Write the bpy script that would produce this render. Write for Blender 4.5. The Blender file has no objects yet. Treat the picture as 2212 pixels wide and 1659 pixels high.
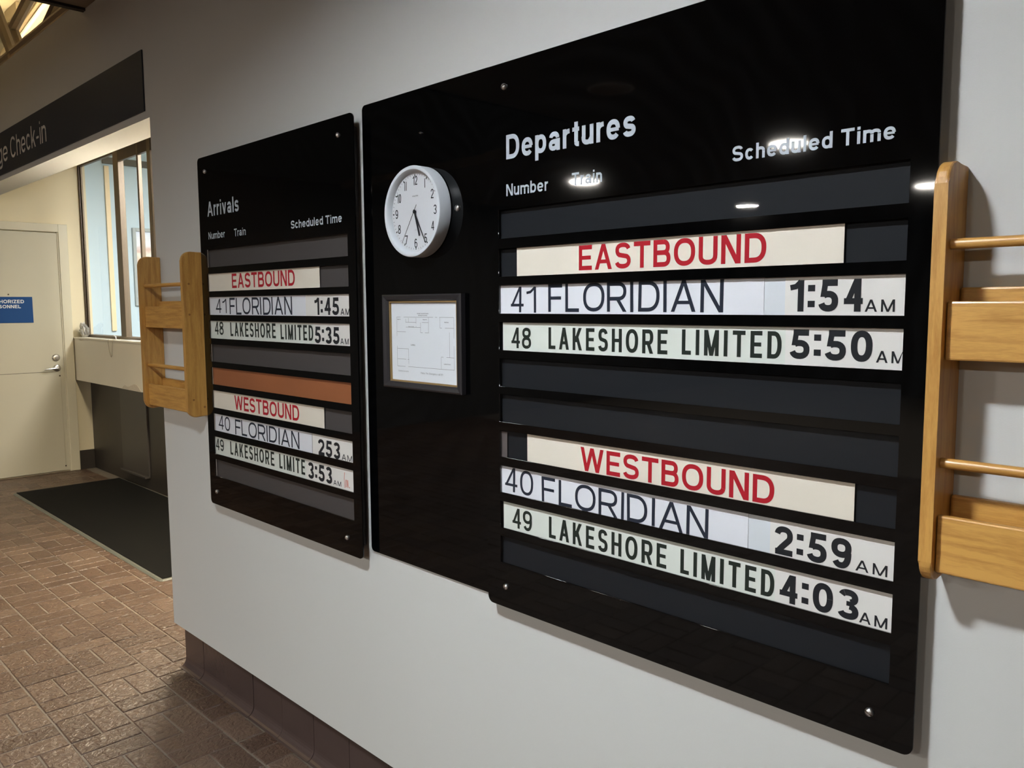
import bpy, bmesh, math, random
from mathutils import Vector, Matrix
R = math.radians
random.seed(7)
scene = bpy.context.scene
C = scene.collection

# ------------------------------------------------------------------ camera, world, exposure
CAM = Vector((0.0, -1.37, 1.56))
yaw, pitch, roll = R(-45.26), R(-5.555), R(-0.298)
fw = Vector((math.sin(yaw) * math.cos(pitch), math.cos(yaw) * math.cos(pitch), math.sin(pitch)))
rt = Vector((math.cos(yaw), -math.sin(yaw), 0.0))
up = rt.cross(fw)
rt2 = rt * math.cos(roll) + up * math.sin(roll)
up2 = -rt * math.sin(roll) + up * math.cos(roll)
cam_data = bpy.data.cameras.new('camera')
cam_data.sensor_fit = 'HORIZONTAL'
cam_data.sensor_width = 36.0
cam_data.lens = 1755.0 / 2212.0 * 36.0
cam_data.clip_start = 0.02
cam = bpy.data.objects.new('camera', cam_data)
C.objects.link(cam)
m4 = Matrix.Identity(4)
for i in range(3):
    m4[i][0], m4[i][1], m4[i][2], m4[i][3] = rt2[i], up2[i], -fw[i], CAM[i]
cam.matrix_world = m4
scene.camera = cam

world = bpy.data.worlds.new('world')
scene.world = world
world.use_nodes = True
world.node_tree.nodes['Background'].inputs['Color'].default_value = (1.0, 0.82, 0.62, 1)
world.node_tree.nodes['Background'].inputs['Strength'].default_value = 0.02

vs = scene.view_settings
vs.view_transform = 'Standard'
vs.look = 'None'
vs.exposure = 0.0
vs.gamma = 1.0
vs.use_curve_mapping = False
cy = scene.cycles
cy.max_bounces, cy.diffuse_bounces, cy.glossy_bounces = 6, 3, 3
cy.transmission_bounces, cy.transparent_max_bounces = 4, 12
cy.use_light_tree = False
cy.caustics_reflective = cy.caustics_refractive = False

# strengths of the place's lamps and of the added fill lamps (colours are the lamps' own tints)
MAIN_LAMP = ((0.955, 1.0, 1.03), 570.0)     # downlight over the boards
FAR_LAMP = ((1.0, 0.94, 0.85), 305.0)       # downlights further into the lobby, two of them added fill
OFFICE_LAMP = ((1.0, 0.97, 0.92), 70.0)    # fluorescent panel behind the ticket window
ROOF_FILL = ((1.0, 0.82, 0.52), 900.0)      # unseen batten added to light the roof deck
RECESS_FILL = ((1.0, 0.87, 0.66), 240.0)    # pendant tube in the check-in recess
CEIL_Z = 2.95

# ------------------------------------------------------------------ materials
MATS = {}
def nd(nt, t, **kw):
    n = nt.nodes.new(t)
    for k, v in kw.items():
        setattr(n, k, v)
    return n

def mat(name, col, rough=0.5, metal=0.0, spec=0.5, var=None, bump=None, coat=0.0, stretch=(1, 1, 1), trans=None):
    """Principled material; var=(noise scale, amount) varies the colour, bump=(scale, strength, distance)."""
    if name in MATS:
        return MATS[name]
    m = bpy.data.materials.new(name)
    m.use_nodes = True
    nt = m.node_tree
    b = nt.nodes['Principled BSDF']
    b.inputs['Base Color'].default_value = (*col, 1)
    b.inputs['Roughness'].default_value = rough
    b.inputs['Metallic'].default_value = metal
    b.inputs['Specular IOR Level'].default_value = spec
    if coat:
        b.inputs['Coat Weight'].default_value = coat
        b.inputs['Coat Roughness'].default_value = 0.12
    if var or bump:
        tc = nd(nt, 'ShaderNodeTexCoord')
        mp = nd(nt, 'ShaderNodeMapping')
        mp.inputs['Scale'].default_value = stretch
        nt.links.new(tc.outputs['Object'], mp.inputs['Vector'])
    if var:
        n = nd(nt, 'ShaderNodeTexNoise')
        n.inputs['Scale'].default_value = var[0]
        n.inputs['Detail'].default_value = 6
        nt.links.new(mp.outputs['Vector'], n.inputs['Vector'])
        r = nd(nt, 'ShaderNodeMapRange')
        r.inputs['To Min'].default_value = 1 - var[1]
        r.inputs['To Max'].default_value = 1 + var[1]
        nt.links.new(n.outputs['Fac'], r.inputs['Value'])
        x = nd(nt, 'ShaderNodeMixRGB', blend_type='MULTIPLY')
        x.inputs['Fac'].default_value = 1
        x.inputs['Color1'].default_value = (*col, 1)
        nt.links.new(r.outputs['Result'], x.inputs['Color2'])
        nt.links.new(x.outputs['Color'], b.inputs['Base Color'])
    if bump:
        n = nd(nt, 'ShaderNodeTexNoise')
        n.inputs['Scale'].default_value = bump[0]
        n.inputs['Detail'].default_value = 5
        nt.links.new(mp.outputs['Vector'], n.inputs['Vector'])
        bp = nd(nt, 'ShaderNodeBump')
        bp.inputs['Strength'].default_value = bump[1]
        bp.inputs['Distance'].default_value = bump[2]
        nt.links.new(n.outputs['Fac'], bp.inputs['Height'])
        nt.links.new(bp.outputs['Normal'], b.inputs['Normal'])
    MATS[name] = m
    return m

def wood(name, stretch, light=(0.61, 0.335, 0.088), dark=(0.44, 0.21, 0.046)):
    m = bpy.data.materials.new(name)
    m.use_nodes = True
    nt = m.node_tree
    b = nt.nodes['Principled BSDF']
    tc = nd(nt, 'ShaderNodeTexCoord')
    mp = nd(nt, 'ShaderNodeMapping')
    mp.inputs['Scale'].default_value = stretch
    nt.links.new(tc.outputs['Object'], mp.inputs['Vector'])
    n1 = nd(nt, 'ShaderNodeTexNoise')
    n1.inputs['Scale'].default_value = 9
    n1.inputs['Detail'].default_value = 8
    n1.inputs['Distortion'].default_value = 0.6
    nt.links.new(mp.outputs['Vector'], n1.inputs['Vector'])
    n2 = nd(nt, 'ShaderNodeTexNoise')
    n2.inputs['Scale'].default_value = 90
    n2.inputs['Detail'].default_value = 4
    nt.links.new(mp.outputs['Vector'], n2.inputs['Vector'])
    ad = nd(nt, 'ShaderNodeMath', operation='MULTIPLY_ADD')
    nt.links.new(n2.outputs['Fac'], ad.inputs[0])
    ad.inputs[1].default_value = 0.35
    nt.links.new(n1.outputs['Fac'], ad.inputs[2])
    cr = nd(nt, 'ShaderNodeValToRGB')
    cr.color_ramp.elements[0].position = 0.48
    cr.color_ramp.elements[0].color = (*dark, 1)
    cr.color_ramp.elements[1].position = 0.78
    cr.color_ramp.elements[1].color = (*light, 1)
    nt.links.new(ad.outputs['Value'], cr.inputs['Fac'])
    nt.links.new(cr.outputs['Color'], b.inputs['Base Color'])
    b.inputs['Roughness'].default_value = 0.38
    b.inputs['Coat Weight'].default_value = 0.35
    b.inputs['Coat Roughness'].default_value = 0.18
    MATS[name] = m
    return m

def emit(name, col, strength):
    m = bpy.data.materials.new(name)
    m.use_nodes = True
    nt = m.node_tree
    b = nt.nodes['Principled BSDF']
    b.inputs['Base Color'].default_value = (0.8, 0.8, 0.8, 1)
    b.inputs['Emission Color'].default_value = (*col, 1)
    b.inputs['Emission Strength'].default_value = strength
    MATS[name] = m
    return m

def clear(name, ior=1.33, tint=(1, 1, 1), rough=0.02):
    """thin clear sheet: light goes straight through, the surface mirrors by Fresnel"""
    m = bpy.data.materials.new(name)
    m.use_nodes = True
    nt = m.node_tree
    nt.nodes.remove(nt.nodes['Principled BSDF'])
    out = nt.nodes['Material Output']
    t = nd(nt, 'ShaderNodeBsdfTransparent')
    t.inputs['Color'].default_value = (*tint, 1)
    g = nd(nt, 'ShaderNodeBsdfGlossy')
    g.inputs['Roughness'].default_value = rough
    f = nd(nt, 'ShaderNodeFresnel')
    f.inputs['IOR'].default_value = ior
    mx = nd(nt, 'ShaderNodeMixShader')
    ge = nd(nt, 'ShaderNodeNewGeometry')          # only the outer skin mirrors
    iv = nd(nt, 'ShaderNodeMath', operation='SUBTRACT')
    iv.inputs[0].default_value = 1.0
    nt.links.new(ge.outputs['Backfacing'], iv.inputs[1])
    ml = nd(nt, 'ShaderNodeMath', operation='MULTIPLY')
    nt.links.new(f.outputs['Fac'], ml.inputs[0])
    nt.links.new(iv.outputs['Value'], ml.inputs[1])
    nt.links.new(ml.outputs['Value'], mx.inputs['Fac'])
    nt.links.new(t.outputs['BSDF'], mx.inputs[1])
    nt.links.new(g.outputs['BSDF'], mx.inputs[2])
    nt.links.new(mx.outputs['Shader'], out.inputs['Surface'])
    MATS[name] = m
    return m

def brick_mat(name, per_object):
    """worn, hand-textured quarry paver; tone varies from paver to paver"""
    m = bpy.data.materials.new(name)
    m.use_nodes = True
    nt = m.node_tree
    b = nt.nodes['Principled BSDF']
    if per_object:
        src = nd(nt, 'ShaderNodeObjectInfo').outputs['Random']
    else:
        src = nd(nt, 'ShaderNodeNewGeometry').outputs['Random Per Island']
    cr = nd(nt, 'ShaderNodeValToRGB')
    cr.color_ramp.elements[0].color = (0.078, 0.046, 0.032, 1)
    cr.color_ramp.elements[1].color = (0.135, 0.088, 0.063, 1)
    e = cr.color_ramp.elements.new(0.5)
    e.color = (0.102, 0.062, 0.043, 1)
    nt.links.new(src, cr.inputs['Fac'])
    geo = nd(nt, 'ShaderNodeNewGeometry')
    n = nd(nt, 'ShaderNodeTexNoise')
    n.inputs['Scale'].default_value = 22
    n.inputs['Detail'].default_value = 6
    nt.links.new(geo.outputs['Position'], n.inputs['Vector'])
    r = nd(nt, 'ShaderNodeMapRange')
    r.inputs['To Min'].default_value = 0.7
    r.inputs['To Max'].default_value = 1.3
    nt.links.new(n.outputs['Fac'], r.inputs['Value'])
    x = nd(nt, 'ShaderNodeMixRGB', blend_type='MULTIPLY')
    x.inputs['Fac'].default_value = 1
    nt.links.new(cr.outputs['Color'], x.inputs['Color1'])
    nt.links.new(r.outputs['Result'], x.inputs['Color2'])
    nt.links.new(x.outputs['Color'], b.inputs['Base Color'])
    n2 = nd(nt, 'ShaderNodeTexNoise')
    n2.inputs['Scale'].default_value = 42
    n2.inputs['Detail'].default_value = 4
    n2.inputs['Distortion'].default_value = 1.0
    nt.links.new(geo.outputs['Position'], n2.inputs['Vector'])
    bp = nd(nt, 'ShaderNodeBump')
    bp.inputs['Strength'].default_value = 0.9
    bp.inputs['Distance'].default_value = 0.010
    nt.links.new(n2.outputs['Fac'], bp.inputs['Height'])
    nt.links.new(bp.outputs['Normal'], b.inputs['Normal'])
    b.inputs['Roughness'].default_value = 0.40
    b.inputs['Specular IOR Level'].default_value = 0.5
    MATS[name] = m
    return m

def panel_mat():
    """black acrylic with faint circular wiping haze"""
    m = bpy.data.materials.new('black_acrylic')
    m.use_nodes = True
    nt = m.node_tree
    b = nt.nodes['Principled BSDF']
    b.inputs['Base Color'].default_value = (0.0009, 0.0010, 0.0012, 1)
    tc = nd(nt, 'ShaderNodeTexCoord')
    mp = nd(nt, 'ShaderNodeMapping')
    mp.inputs['Location'].default_value = (0.28, 0, -0.15)
    nt.links.new(tc.outputs['Object'], mp.inputs['Vector'])
    wv = nd(nt, 'ShaderNodeTexWave', wave_type='RINGS', rings_direction='Y')
    wv.inputs['Scale'].default_value = 7
    wv.inputs['Distortion'].default_value = 9
    wv.inputs['Detail'].default_value = 4
    nt.links.new(mp.outputs['Vector'], wv.inputs['Vector'])
    n = nd(nt, 'ShaderNodeTexNoise')
    n.inputs['Scale'].default_value = 3.5
    n.inputs['Detail'].default_value = 4
    nt.links.new(tc.outputs['Object'], n.inputs['Vector'])
    mu = nd(nt, 'ShaderNodeMath', operation='MULTIPLY')
    nt.links.new(wv.outputs['Fac'], mu.inputs[0])
    nt.links.new(n.outputs['Fac'], mu.inputs[1])
    r = nd(nt, 'ShaderNodeMapRange')
    r.inputs['From Min'].default_value = 0.15
    r.inputs['From Max'].default_value = 0.6
    r.inputs['To Min'].default_value = 0.0
    r.inputs['To Max'].default_value = 0.0009
    nt.links.new(mu.outputs['Value'], r.inputs['Value'])
    df = nd(nt, 'ShaderNodeMixRGB')
    df.inputs['Color1'].default_value = (0.0009, 0.0010, 0.0012, 1)
    df.inputs['Color2'].default_value = (0.9, 1.0, 1.1, 1)
    nt.links.new(r.outputs['Result'], df.inputs['Fac'])
    nt.links.new(df.outputs['Color'], b.inputs['Base Color'])
    b.inputs['Roughness'].default_value = 0.035
    b.inputs['Specular IOR Level'].default_value = 0.30
    MATS['black_acrylic'] = m
    return m

WALL = mat('grey_wall_paint', (0.605, 0.62, 0.61), 0.72, var=(1.6, 0.035), bump=(420, 0.12, 0.0012))
HEADER = WALL
CREAM = mat('cream_wall_paint', (0.76, 0.68, 0.48), 0.6, var=(2.0, 0.03), bump=(300, 0.08, 0.001))
DOORC = mat('cream_door_paint', (0.55, 0.52, 0.40), 0.48, var=(2.5, 0.04))
FRAMEC = mat('cream_frame_paint', (0.62, 0.58, 0.44), 0.4)
LAMINATE = mat('cream_laminate', (0.82, 0.77, 0.63), 0.4, var=(3, 0.04))
CHIP = mat('chipboard', (0.66, 0.60, 0.48), 0.9, var=(60, 0.15))
DARKWALL = mat('dark_brown_laminate', (0.030, 0.024, 0.019), 0.42, var=(3, 0.15))
DARKPANEL = mat('dark_grey_laminate', (0.055, 0.048, 0.042), 0.4)
BRONZE = mat('bronze_aluminium', (0.14, 0.108, 0.075), 0.42, metal=0.35)
BRONZE_D = mat('dark_bronze_aluminium', (0.055, 0.036, 0.024), 0.4, metal=0.4)
BLUEWALL = mat('pale_blue_paint', (0.51, 0.67, 0.78), 0.6)
OFFWHITE = mat('office_white_paint', (0.75, 0.75, 0.70), 0.6)
GLASS = clear('window_glass', 1.35)
ACRYL = clear('clear_acrylic', 1.27)
CLOCKGLASS = clear('clock_glass', 1.15)
GROUT = mat('grout', (0.19, 0.16, 0.13), 0.8, var=(30, 0.25))
BRICK1 = brick_mat('paver', True)
BRICKS = brick_mat('paver_field', False)
COVE = mat('brown_glazed_tile', (0.072, 0.050, 0.046), 0.24, var=(7, 0.12), bump=(60, 0.1, 0.002))
PANEL = panel_mat()
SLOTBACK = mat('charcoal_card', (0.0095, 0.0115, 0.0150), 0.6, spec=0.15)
SLOTBACK_REFL = mat('reflection_grey_back', (0.068, 0.062, 0.062), 0.6, spec=0.15)  # lighter back: reflections in the arrivals slots are put into its colour
SCREW = mat('bright_screw', (0.78, 0.80, 0.82), 0.28, metal=1.0)
TXTW = mat('pale_grey_vinyl', (0.45, 0.51, 0.57), 0.5)
TXTK = mat('dark_print', (0.016, 0.018, 0.022), 0.6, spec=0.15)
TXTG = mat('dark_green_print', (0.017, 0.024, 0.020), 0.6, spec=0.15)
TXTN = mat('navy_marker', (0.020, 0.026, 0.042), 0.6, spec=0.15)
TXTR = mat('red_print', (0.42, 0.014, 0.026), 0.6, spec=0.15)
CARD_CREAM = mat('cream_card', (0.78, 0.73, 0.63), 0.5, var=(6, 0.04))
CARD_WHITE = mat('white_paper', (0.74, 0.77, 0.83), 0.5, var=(5, 0.03))
CARD_BLUE = mat('bluish_strip', (0.66, 0.71, 0.76), 0.5)
CARD_GREEN = mat('greenish_card', (0.69, 0.74, 0.69), 0.5, var=(5, 0.03))
CARD_TIME = mat('off_white_card', (0.75, 0.745, 0.72), 0.5, var=(6, 0.03))
CARD_RUST = mat('rust_card', (0.30, 0.10, 0.035), 0.6, var=(3, 0.25))
OAK_V = wood('oak_upright', (9, 9, 0.9))
OAK_H = wood('oak_board', (0.9, 9, 9), light=(0.65, 0.36, 0.095), dark=(0.46, 0.225, 0.05))
PLUG = mat('oak_plug', (0.30, 0.13, 0.035), 0.5)
CLOCKCASE = mat('clock_case', (0.62, 0.67, 0.72), 0.35)
CLOCKDIAL = mat('clock_dial', (0.62, 0.645, 0.69), 0.5)
BLACKFRAME = mat('black_frame', (0.022, 0.021, 0.024), 0.32)
GOLD = mat('gold_liner', (0.42, 0.29, 0.13), 0.4, metal=0.5)
PAPER = mat('plan_paper', (0.70, 0.74, 0.79), 0.55)
INK = mat('plan_ink', (0.13, 0.14, 0.16), 0.6)
NAVY = mat('navy_sign', (0.012, 0.018, 0.034), 0.5)
BLUESIGN = mat('blue_sign', (0.010, 0.062, 0.215), 0.6, spec=0.2)
SIGNTXT = mat('white_sign_lettering', (0.80, 0.81, 0.80), 0.5)
SIGNDIM = mat('grey_sign_lettering', (0.72, 0.71, 0.70), 0.5)
MATPILE = mat('black_mat_pile', (0.0038, 0.0039, 0.0037), 0.95, spec=0.15, var=(4, 0.3), bump=(500, 0.5, 0.004))
MATEDGE = mat('rubber_edge', (0.10, 0.105, 0.09), 0.5)
CHROME = mat('satin_chrome', (0.62, 0.60, 0.57), 0.3, metal=1.0)
STEELB = mat('brown_truss_paint', (0.34, 0.26, 0.17), 0.55)
STEELD = mat('dark_truss_paint', (0.12, 0.085, 0.055), 0.6)
DECK = mat('cream_roof_deck', (0.72, 0.62, 0.42), 0.7)
PURLIN = mat('tan_purlin', (0.47, 0.38, 0.24), 0.6)
CEILB = mat('brown_ceiling', (0.17, 0.138, 0.104), 0.8)
TRIMD = mat('black_ceiling_trim', (0.012, 0.009, 0.007), 0.6)
WHITEP = mat('white_plastic', (0.8, 0.8, 0.8), 0.4)
LOBBYW = mat('lobby_wall_paint', (0.065, 0.06, 0.055), 0.8)

# ------------------------------------------------------------------ mesh helpers
def link(o, parent=None):
    C.objects.link(o)
    if parent is not None:
        o.parent = parent
    return o

def from_bm(name, bm, material, parent=None, smooth=False):
    bmesh.ops.recalc_face_normals(bm, faces=bm.faces)
    me = bpy.data.meshes.new(name)
    bm.to_mesh(me)
    bm.free()
    me.materials.append(material)
    if smooth:
        for p in me.polygons:
            p.use_smooth = True
        me.set_sharp_from_angle(angle=R(35))
    return link(bpy.data.objects.new(name, me), parent)

def from_py(name, verts, faces, material, parent=None, smooth=False):
    me = bpy.data.meshes.new(name)
    me.from_pydata(verts, [], faces)
    me.update()
    me.materials.append(material)
    if smooth:
        for p in me.polygons:
            p.use_smooth = True
    return link(bpy.data.objects.new(name, me), parent)

def add_box(bm, x0, x1, y0, y1, z0, z1):
    vs_ = [bm.verts.new(p) for p in ((x0, y0, z0), (x1, y0, z0), (x1, y1, z0), (x0, y1, z0),
                                     (x0, y0, z1), (x1, y0, z1), (x1, y1, z1), (x0, y1, z1))]
    for f in ((0, 3, 2, 1), (4, 5, 6, 7), (0, 1, 5, 4), (1, 2, 6, 5), (2, 3, 7, 6), (3, 0, 4, 7)):
        bm.faces.new([vs_[i] for i in f])
    return vs_

def box(name, x0, x1, y0, y1, z0, z1, material, parent=None, bevel=0.0, seg=1, origin=None):
    o_ = Vector(origin) if origin else Vector((0, 0, 0))
    bm = bmesh.new()
    add_box(bm, x0 - o_.x, x1 - o_.x, y0 - o_.y, y1 - o_.y, z0 - o_.z, z1 - o_.z)
    if bevel:
        bmesh.ops.bevel(bm, geom=list(bm.edges), offset=bevel, segments=seg, affect='EDGES', profile=0.5)
    ob = from_bm(name, bm, material, parent)
    ob.location = o_
    return ob

def prism_xz(bm, pts, y0, y1):
    """closed outline (x,z) extruded along Y"""
    a = [bm.verts.new((x, y0, z)) for x, z in pts]
    b = [bm.verts.new((x, y1, z)) for x, z in pts]
    bm.faces.new(a)
    bm.faces.new(b)
    n = len(pts)
    for i in range(n):
        j = (i + 1) % n
        bm.faces.new((a[i], a[j], b[j], b[i]))

def prism_yz(bm, pts, x0, x1):
    a = [bm.verts.new((x0, y, z)) for y, z in pts]
    b = [bm.verts.new((x1, y, z)) for y, z in pts]
    bm.faces.new(a)
    bm.faces.new(b)
    n = len(pts)
    for i in range(n):
        j = (i + 1) % n
        bm.faces.new((a[i], a[j], b[j], b[i]))

def round_rect(x0, x1, z0, z1, r, n=5):
    out = []
    for cx, cz, a0 in ((x1 - r, z1 - r, 0), (x0 + r, z1 - r, 90), (x0 + r, z0 + r, 180), (x1 - r, z0 + r, 270)):
        for i in range(n + 1):
            a = R(a0 + 90 * i / n)
            out.append((cx + r * math.cos(a), cz + r * math.sin(a)))
    return out

def tube(bm, pts, r, n=8, caps=True):
    rings = []
    for i, p in enumerate(pts):
        p = Vector(p)
        if i == 0:
            d = Vector(pts[1]) - p
        elif i == len(pts) - 1:
            d = p - Vector(pts[i - 1])
        else:
            d = Vector(pts[i + 1]) - Vector(pts[i - 1])
        d.normalize()
        u = d.orthogonal().normalized() if abs(d.z) > 0.9 else d.cross(Vector((0, 0, 1))).normalized()
        v = d.cross(u)
        rr = r[i] if isinstance(r, (list, tuple)) else r
        rings.append([bm.verts.new(p + (u * math.cos(2 * math.pi * k / n) + v * math.sin(2 * math.pi * k / n)) * rr) for k in range(n)])
    for a, b in zip(rings, rings[1:]):
        for k in range(n):
            bm.faces.new((a[k], a[(k + 1) % n], b[(k + 1) % n], b[k]))
    if caps:
        bm.faces.new(rings[0])
        bm.faces.new(rings[-1])

def lathe_y(bm, prof, n=48, cx=0, cz=0, closed=False):
    """profile [(radius, y)] turned about the Y axis through (cx, cz)"""
    rings = []
    for r, y in prof:
        if r < 1e-6:
            rings.append([bm.verts.new((cx, y, cz))])
        else:
            rings.append([bm.verts.new((cx + r * math.cos(2 * math.pi * k / n), y, cz + r * math.sin(2 * math.pi * k / n))) for k in range(n)])
    pairs = list(zip(rings, rings[1:]))
    if closed:
        pairs.append((rings[-1], rings[0]))
    for a, b in pairs:
        for k in range(n):
            j = (k + 1) % n
            if len(a) == 1 and len(b) == 1:
                continue
            if len(a) == 1:
                bm.faces.new((a[0], b[j], b[k]))
            elif len(b) == 1:
                bm.faces.new((a[k], a[j], b[0]))
            else:
                bm.faces.new((a[k], a[j], b[j], b[k]))

def thing(name, label, cat, loc=(0, 0, 0), group=None):
    o = bpy.data.objects.new(name, None)
    C.objects.link(o)
    o.empty_display_size = 0.05
    o.location = loc
    return tag(o, label, cat, group)

def tag(o, label, cat, group=None):
    o['label'] = label
    o['category'] = cat
    if group:
        o['group'] = group
    return o

def struct(o, label=None):
    o['kind'] = 'structure'
    if label:
        o['label'] = label
    return o

def hang(o, parent):
    """parent o to an Empty while keeping the world position its mesh was built at"""
    o.parent = parent
    o.matrix_parent_inverse = Matrix.Translation(-Vector(parent.location))
    return o

# ------------------------------------------------------------------ a stroke alphabet in the manner of the boards' grotesque
XH, DESC = 0.74, -0.27

def arc(cx, cy, rx, ry, a0, a1, n=14, e=0.86):
    out = []
    for i in range(n + 1):
        a = R(a0 + (a1 - a0) * i / n)
        c_, s_ = math.cos(a), math.sin(a)
        out.append((cx + rx * math.copysign(abs(c_) ** e, c_), cy + ry * math.copysign(abs(s_) ** e, s_)))
    return out

def stroke(pts, w, closed=False):
    """quads following a centre line with butt ends"""
    n = len(pts)
    L, Rr = [], []
    for i in range(n):
        p = Vector(pts[i])
        if closed:
            a, b = Vector(pts[i - 1]), Vector(pts[(i + 1) % n])
        else:
            a = Vector(pts[i - 1]) if i else None
            b = Vector(pts[i + 1]) if i < n - 1 else None
        d1 = (p - a).normalized() if a is not None and (p - a).length > 1e-9 else None
        d2 = (b - p).normalized() if b is not None and (b - p).length > 1e-9 else None
        if d1 is None:
            d1 = d2
        if d2 is None:
            d2 = d1
        n1, n2 = Vector((-d1.y, d1.x)), Vector((-d2.y, d2.x))
        m = n1 + n2
        m = m.normalized() if m.length > 1e-6 else n1
        k = 1 / max(0.35, m.dot(n1))
        L.append(p + m * (w / 2 * k))
        Rr.append(p - m * (w / 2 * k))
    out = []
    rng = range(n) if closed else range(n - 1)
    for i in rng:
        j = (i + 1) % n
        out.append([tuple(Rr[i]), tuple(Rr[j]), tuple(L[j]), tuple(L[i])])
    return out

def rec(x0, y0, x1, y1):
    return [[(x0, y0), (x1, y0), (x1, y1), (x0, y1)]]

def dia(x0, y0, x1, y1, w):
    """slanted stem with level ends; x are centres"""
    d = math.hypot(x1 - x0, y1 - y0)
    t = w * d / abs(y1 - y0) / 2
    return [[(x0 - t, y0), (x0 + t, y0), (x1 + t, y1), (x1 - t, y1)]]

def glyph(ch, k, w):
    h = w / 2
    W = {'A': .92, 'B': .80, 'C': .90, 'D': .84, 'E': .72, 'F': .68, 'H': .80, 'K': .84, 'L': .64, 'M': .98, 'N': .80,
         'O': .95, 'P': .76, 'R': .82, 'S': .80, 'T': .80, 'U': .80, 'W': 1.28, 'Z': .76,
         'a': .66, 'b': .66, 'c': .62, 'd': .66, 'e': .68, 'f': .38, 'g': .66, 'h': .62, 'k': .62, 'm': 1.02, 'n': .62,
         'o': .70, 'p': .66, 'r': .38, 's': .62, 't': .38, 'u': .62, 'v': .66, 'y': .66, '-': .36, '&': .80}.get(ch, .68) * k
    sb = 0.075 * k
    if ch == ' ':
        return 0.36 * k, []
    if ch in 'Iil:.,':
        sb = 0.085 * k
        W = w
    out = []
    if ch == 'I':
        out += rec(0, 0, w, 1)
    elif ch == 'l':
        out += rec(0, 0, w, 1)
    elif ch == 'i':
        out += rec(0, 0, w, XH) + rec(0, 1 - w * .95, w, 1)
    elif ch == ':':
        out += rec(0, .24 - h, w, .24 + h) + rec(0, .74 - h, w, .74 + h)
        out = [[(x * 1.15 - w * .075, y) for x, y in q] for q in out]
    elif ch == '.':
        out += rec(0, 0, w, w)
    elif ch == ',':
        out += rec(0, 0, w, w) + dia(w * .4, -w * .9, w * .75, 0, w * .5)
    elif ch == '-':
        out += rec(0, .36 - h * .8, W, .36 + h * .8)
    elif ch == 'A':
        t = w * .58
        out += dia(t, 0, W / 2, 1, w) + dia(W - t, 0, W / 2, 1, w) + rec(W * .2, .24, W * .8, .24 + w * .85)
    elif ch == 'B':
        r1, r2 = (1 - w) * .235, (1 - w) * .265
        m = h + 2 * r2
        out += rec(0, 0, w, 1) + rec(h, 0, W * .62, w) + rec(h, m - h, W * .6, m + h) + rec(h, 1 - w, W * .58, 1)
        out += stroke(arc(W * .6, h + r2, W * .4 - h, r2, -90, 90), w)
        out += stroke(arc(W * .58, m + (1 - h - m) / 2, W * .37 - h, (1 - h - m) / 2, -90, 90), w)
    elif ch == 'C':
        out += stroke(arc(W / 2, .5, W / 2 - h, .5 - h, 38, 322, 24), w)
    elif ch == 'D':
        out += rec(0, 0, w, 1) + rec(h, 0, W * .45, w) + rec(h, 1 - w, W * .45, 1)
        out += stroke(arc(W * .44, .5, W * .56 - h, .5 - h, -90, 90, 18), w)
    elif ch in 'EF':
        out += rec(0, 0, w, 1) + rec(h, 1 - w, W, 1) + rec(h, .5 - h * .9, W * .92, .5 + h * .9)
        if ch == 'E':
            out += rec(h, 0, W, w)
    elif ch == 'H':
        out += rec(0, 0, w, 1) + rec(W - w, 0, W, 1) + rec(h, .5 - h * .9, W - h, .5 + h * .9)
    elif ch == 'K':
        out += rec(0, 0, w, 1) + dia(w * .9, .36, W - w * .75, 1, w) + dia(W - w * .65, 0, W * .42, .64, w)
    elif ch == 'L':
        out += rec(0, 0, w, 1) + rec(h, 0, W, w)
    elif ch == 'M':
        out += rec(0, 0, w, 1) + rec(W - w, 0, W, 1) + dia(W / 2, 0, w * .55, 1, w * .95) + dia(W / 2, 0, W - w * .55, 1, w * .95)
    elif ch == 'N':
        out += rec(0, 0, w, 1) + rec(W - w, 0, W, 1) + dia(W - w * .6, 0, w * .6, 1, w)
    elif ch in 'O0':
        out += stroke(arc(W / 2, .5, W / 2 - h, .5 - h, 0, 360, 32)[:-1], w, True)
    elif ch in 'PR':
        out += rec(0, 0, w, 1) + rec(h, 1 - w, W * .6, 1) + rec(h, .44 - h, W * .6, .44 + h)
        out += stroke(arc(W * .58, (1 - h + .44) / 2, W * .42 - h, (1 - h - .44) / 2, -90, 90), w)
        if ch == 'R':
            out += dia(W - w * .55, 0, W * .52, .46, w)
    elif ch in 'Ss':
        t = 1 if ch == 'S' else XH
        r = (t - w) / 4
        m = t / 2
        p = arc(W / 2, t - h - r, W / 2 - h * 1.1, r, 15, 180, 12) + [(W * .30, m + r * .18), (W * .70, m - r * .18)]
        p = arc(W / 2, t - h - r, W / 2 - h * 1.2, r, 12, 235, 14) + arc(W / 2, h + r, W / 2 - h, r, 55, -168, 14)
        out += stroke(p, w)
    elif ch == 'T':
        out += rec(W / 2 - h, 0, W / 2 + h, 1) + rec(0, 1 - w, W, 1)
    elif ch == 'U':
        p = [(h, 1), (h, W * .5)] + arc(W / 2, W * .42, W / 2 - h, W * .42 - h, 180, 360, 16) + [(W - h, W * .5), (W - h, 1)]
        out += stroke(p, w)
    elif ch == 'W':
        t = w * .55
        out += dia(W * .27, 0, t, 1, w) + dia(W * .27, 0, W * .5, 1, w) + dia(W * .73, 0, W * .5, 1, w) + dia(W * .73, 0, W - t, 1, w)
    elif ch == 'Z':
        out += rec(0, 0, W, w) + rec(0, 1 - w, W, 1) + dia(w * .6, h, W - w * .6, 1 - h, w)
    elif ch == '1':
        W = .44 * k + w * .3
        out += rec(W - w, 0, W, 1) + stroke([(W - h, 1 - h * .4), (W * .42, .80), (0, .765)], w * .85)
    elif ch == '2':
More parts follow.
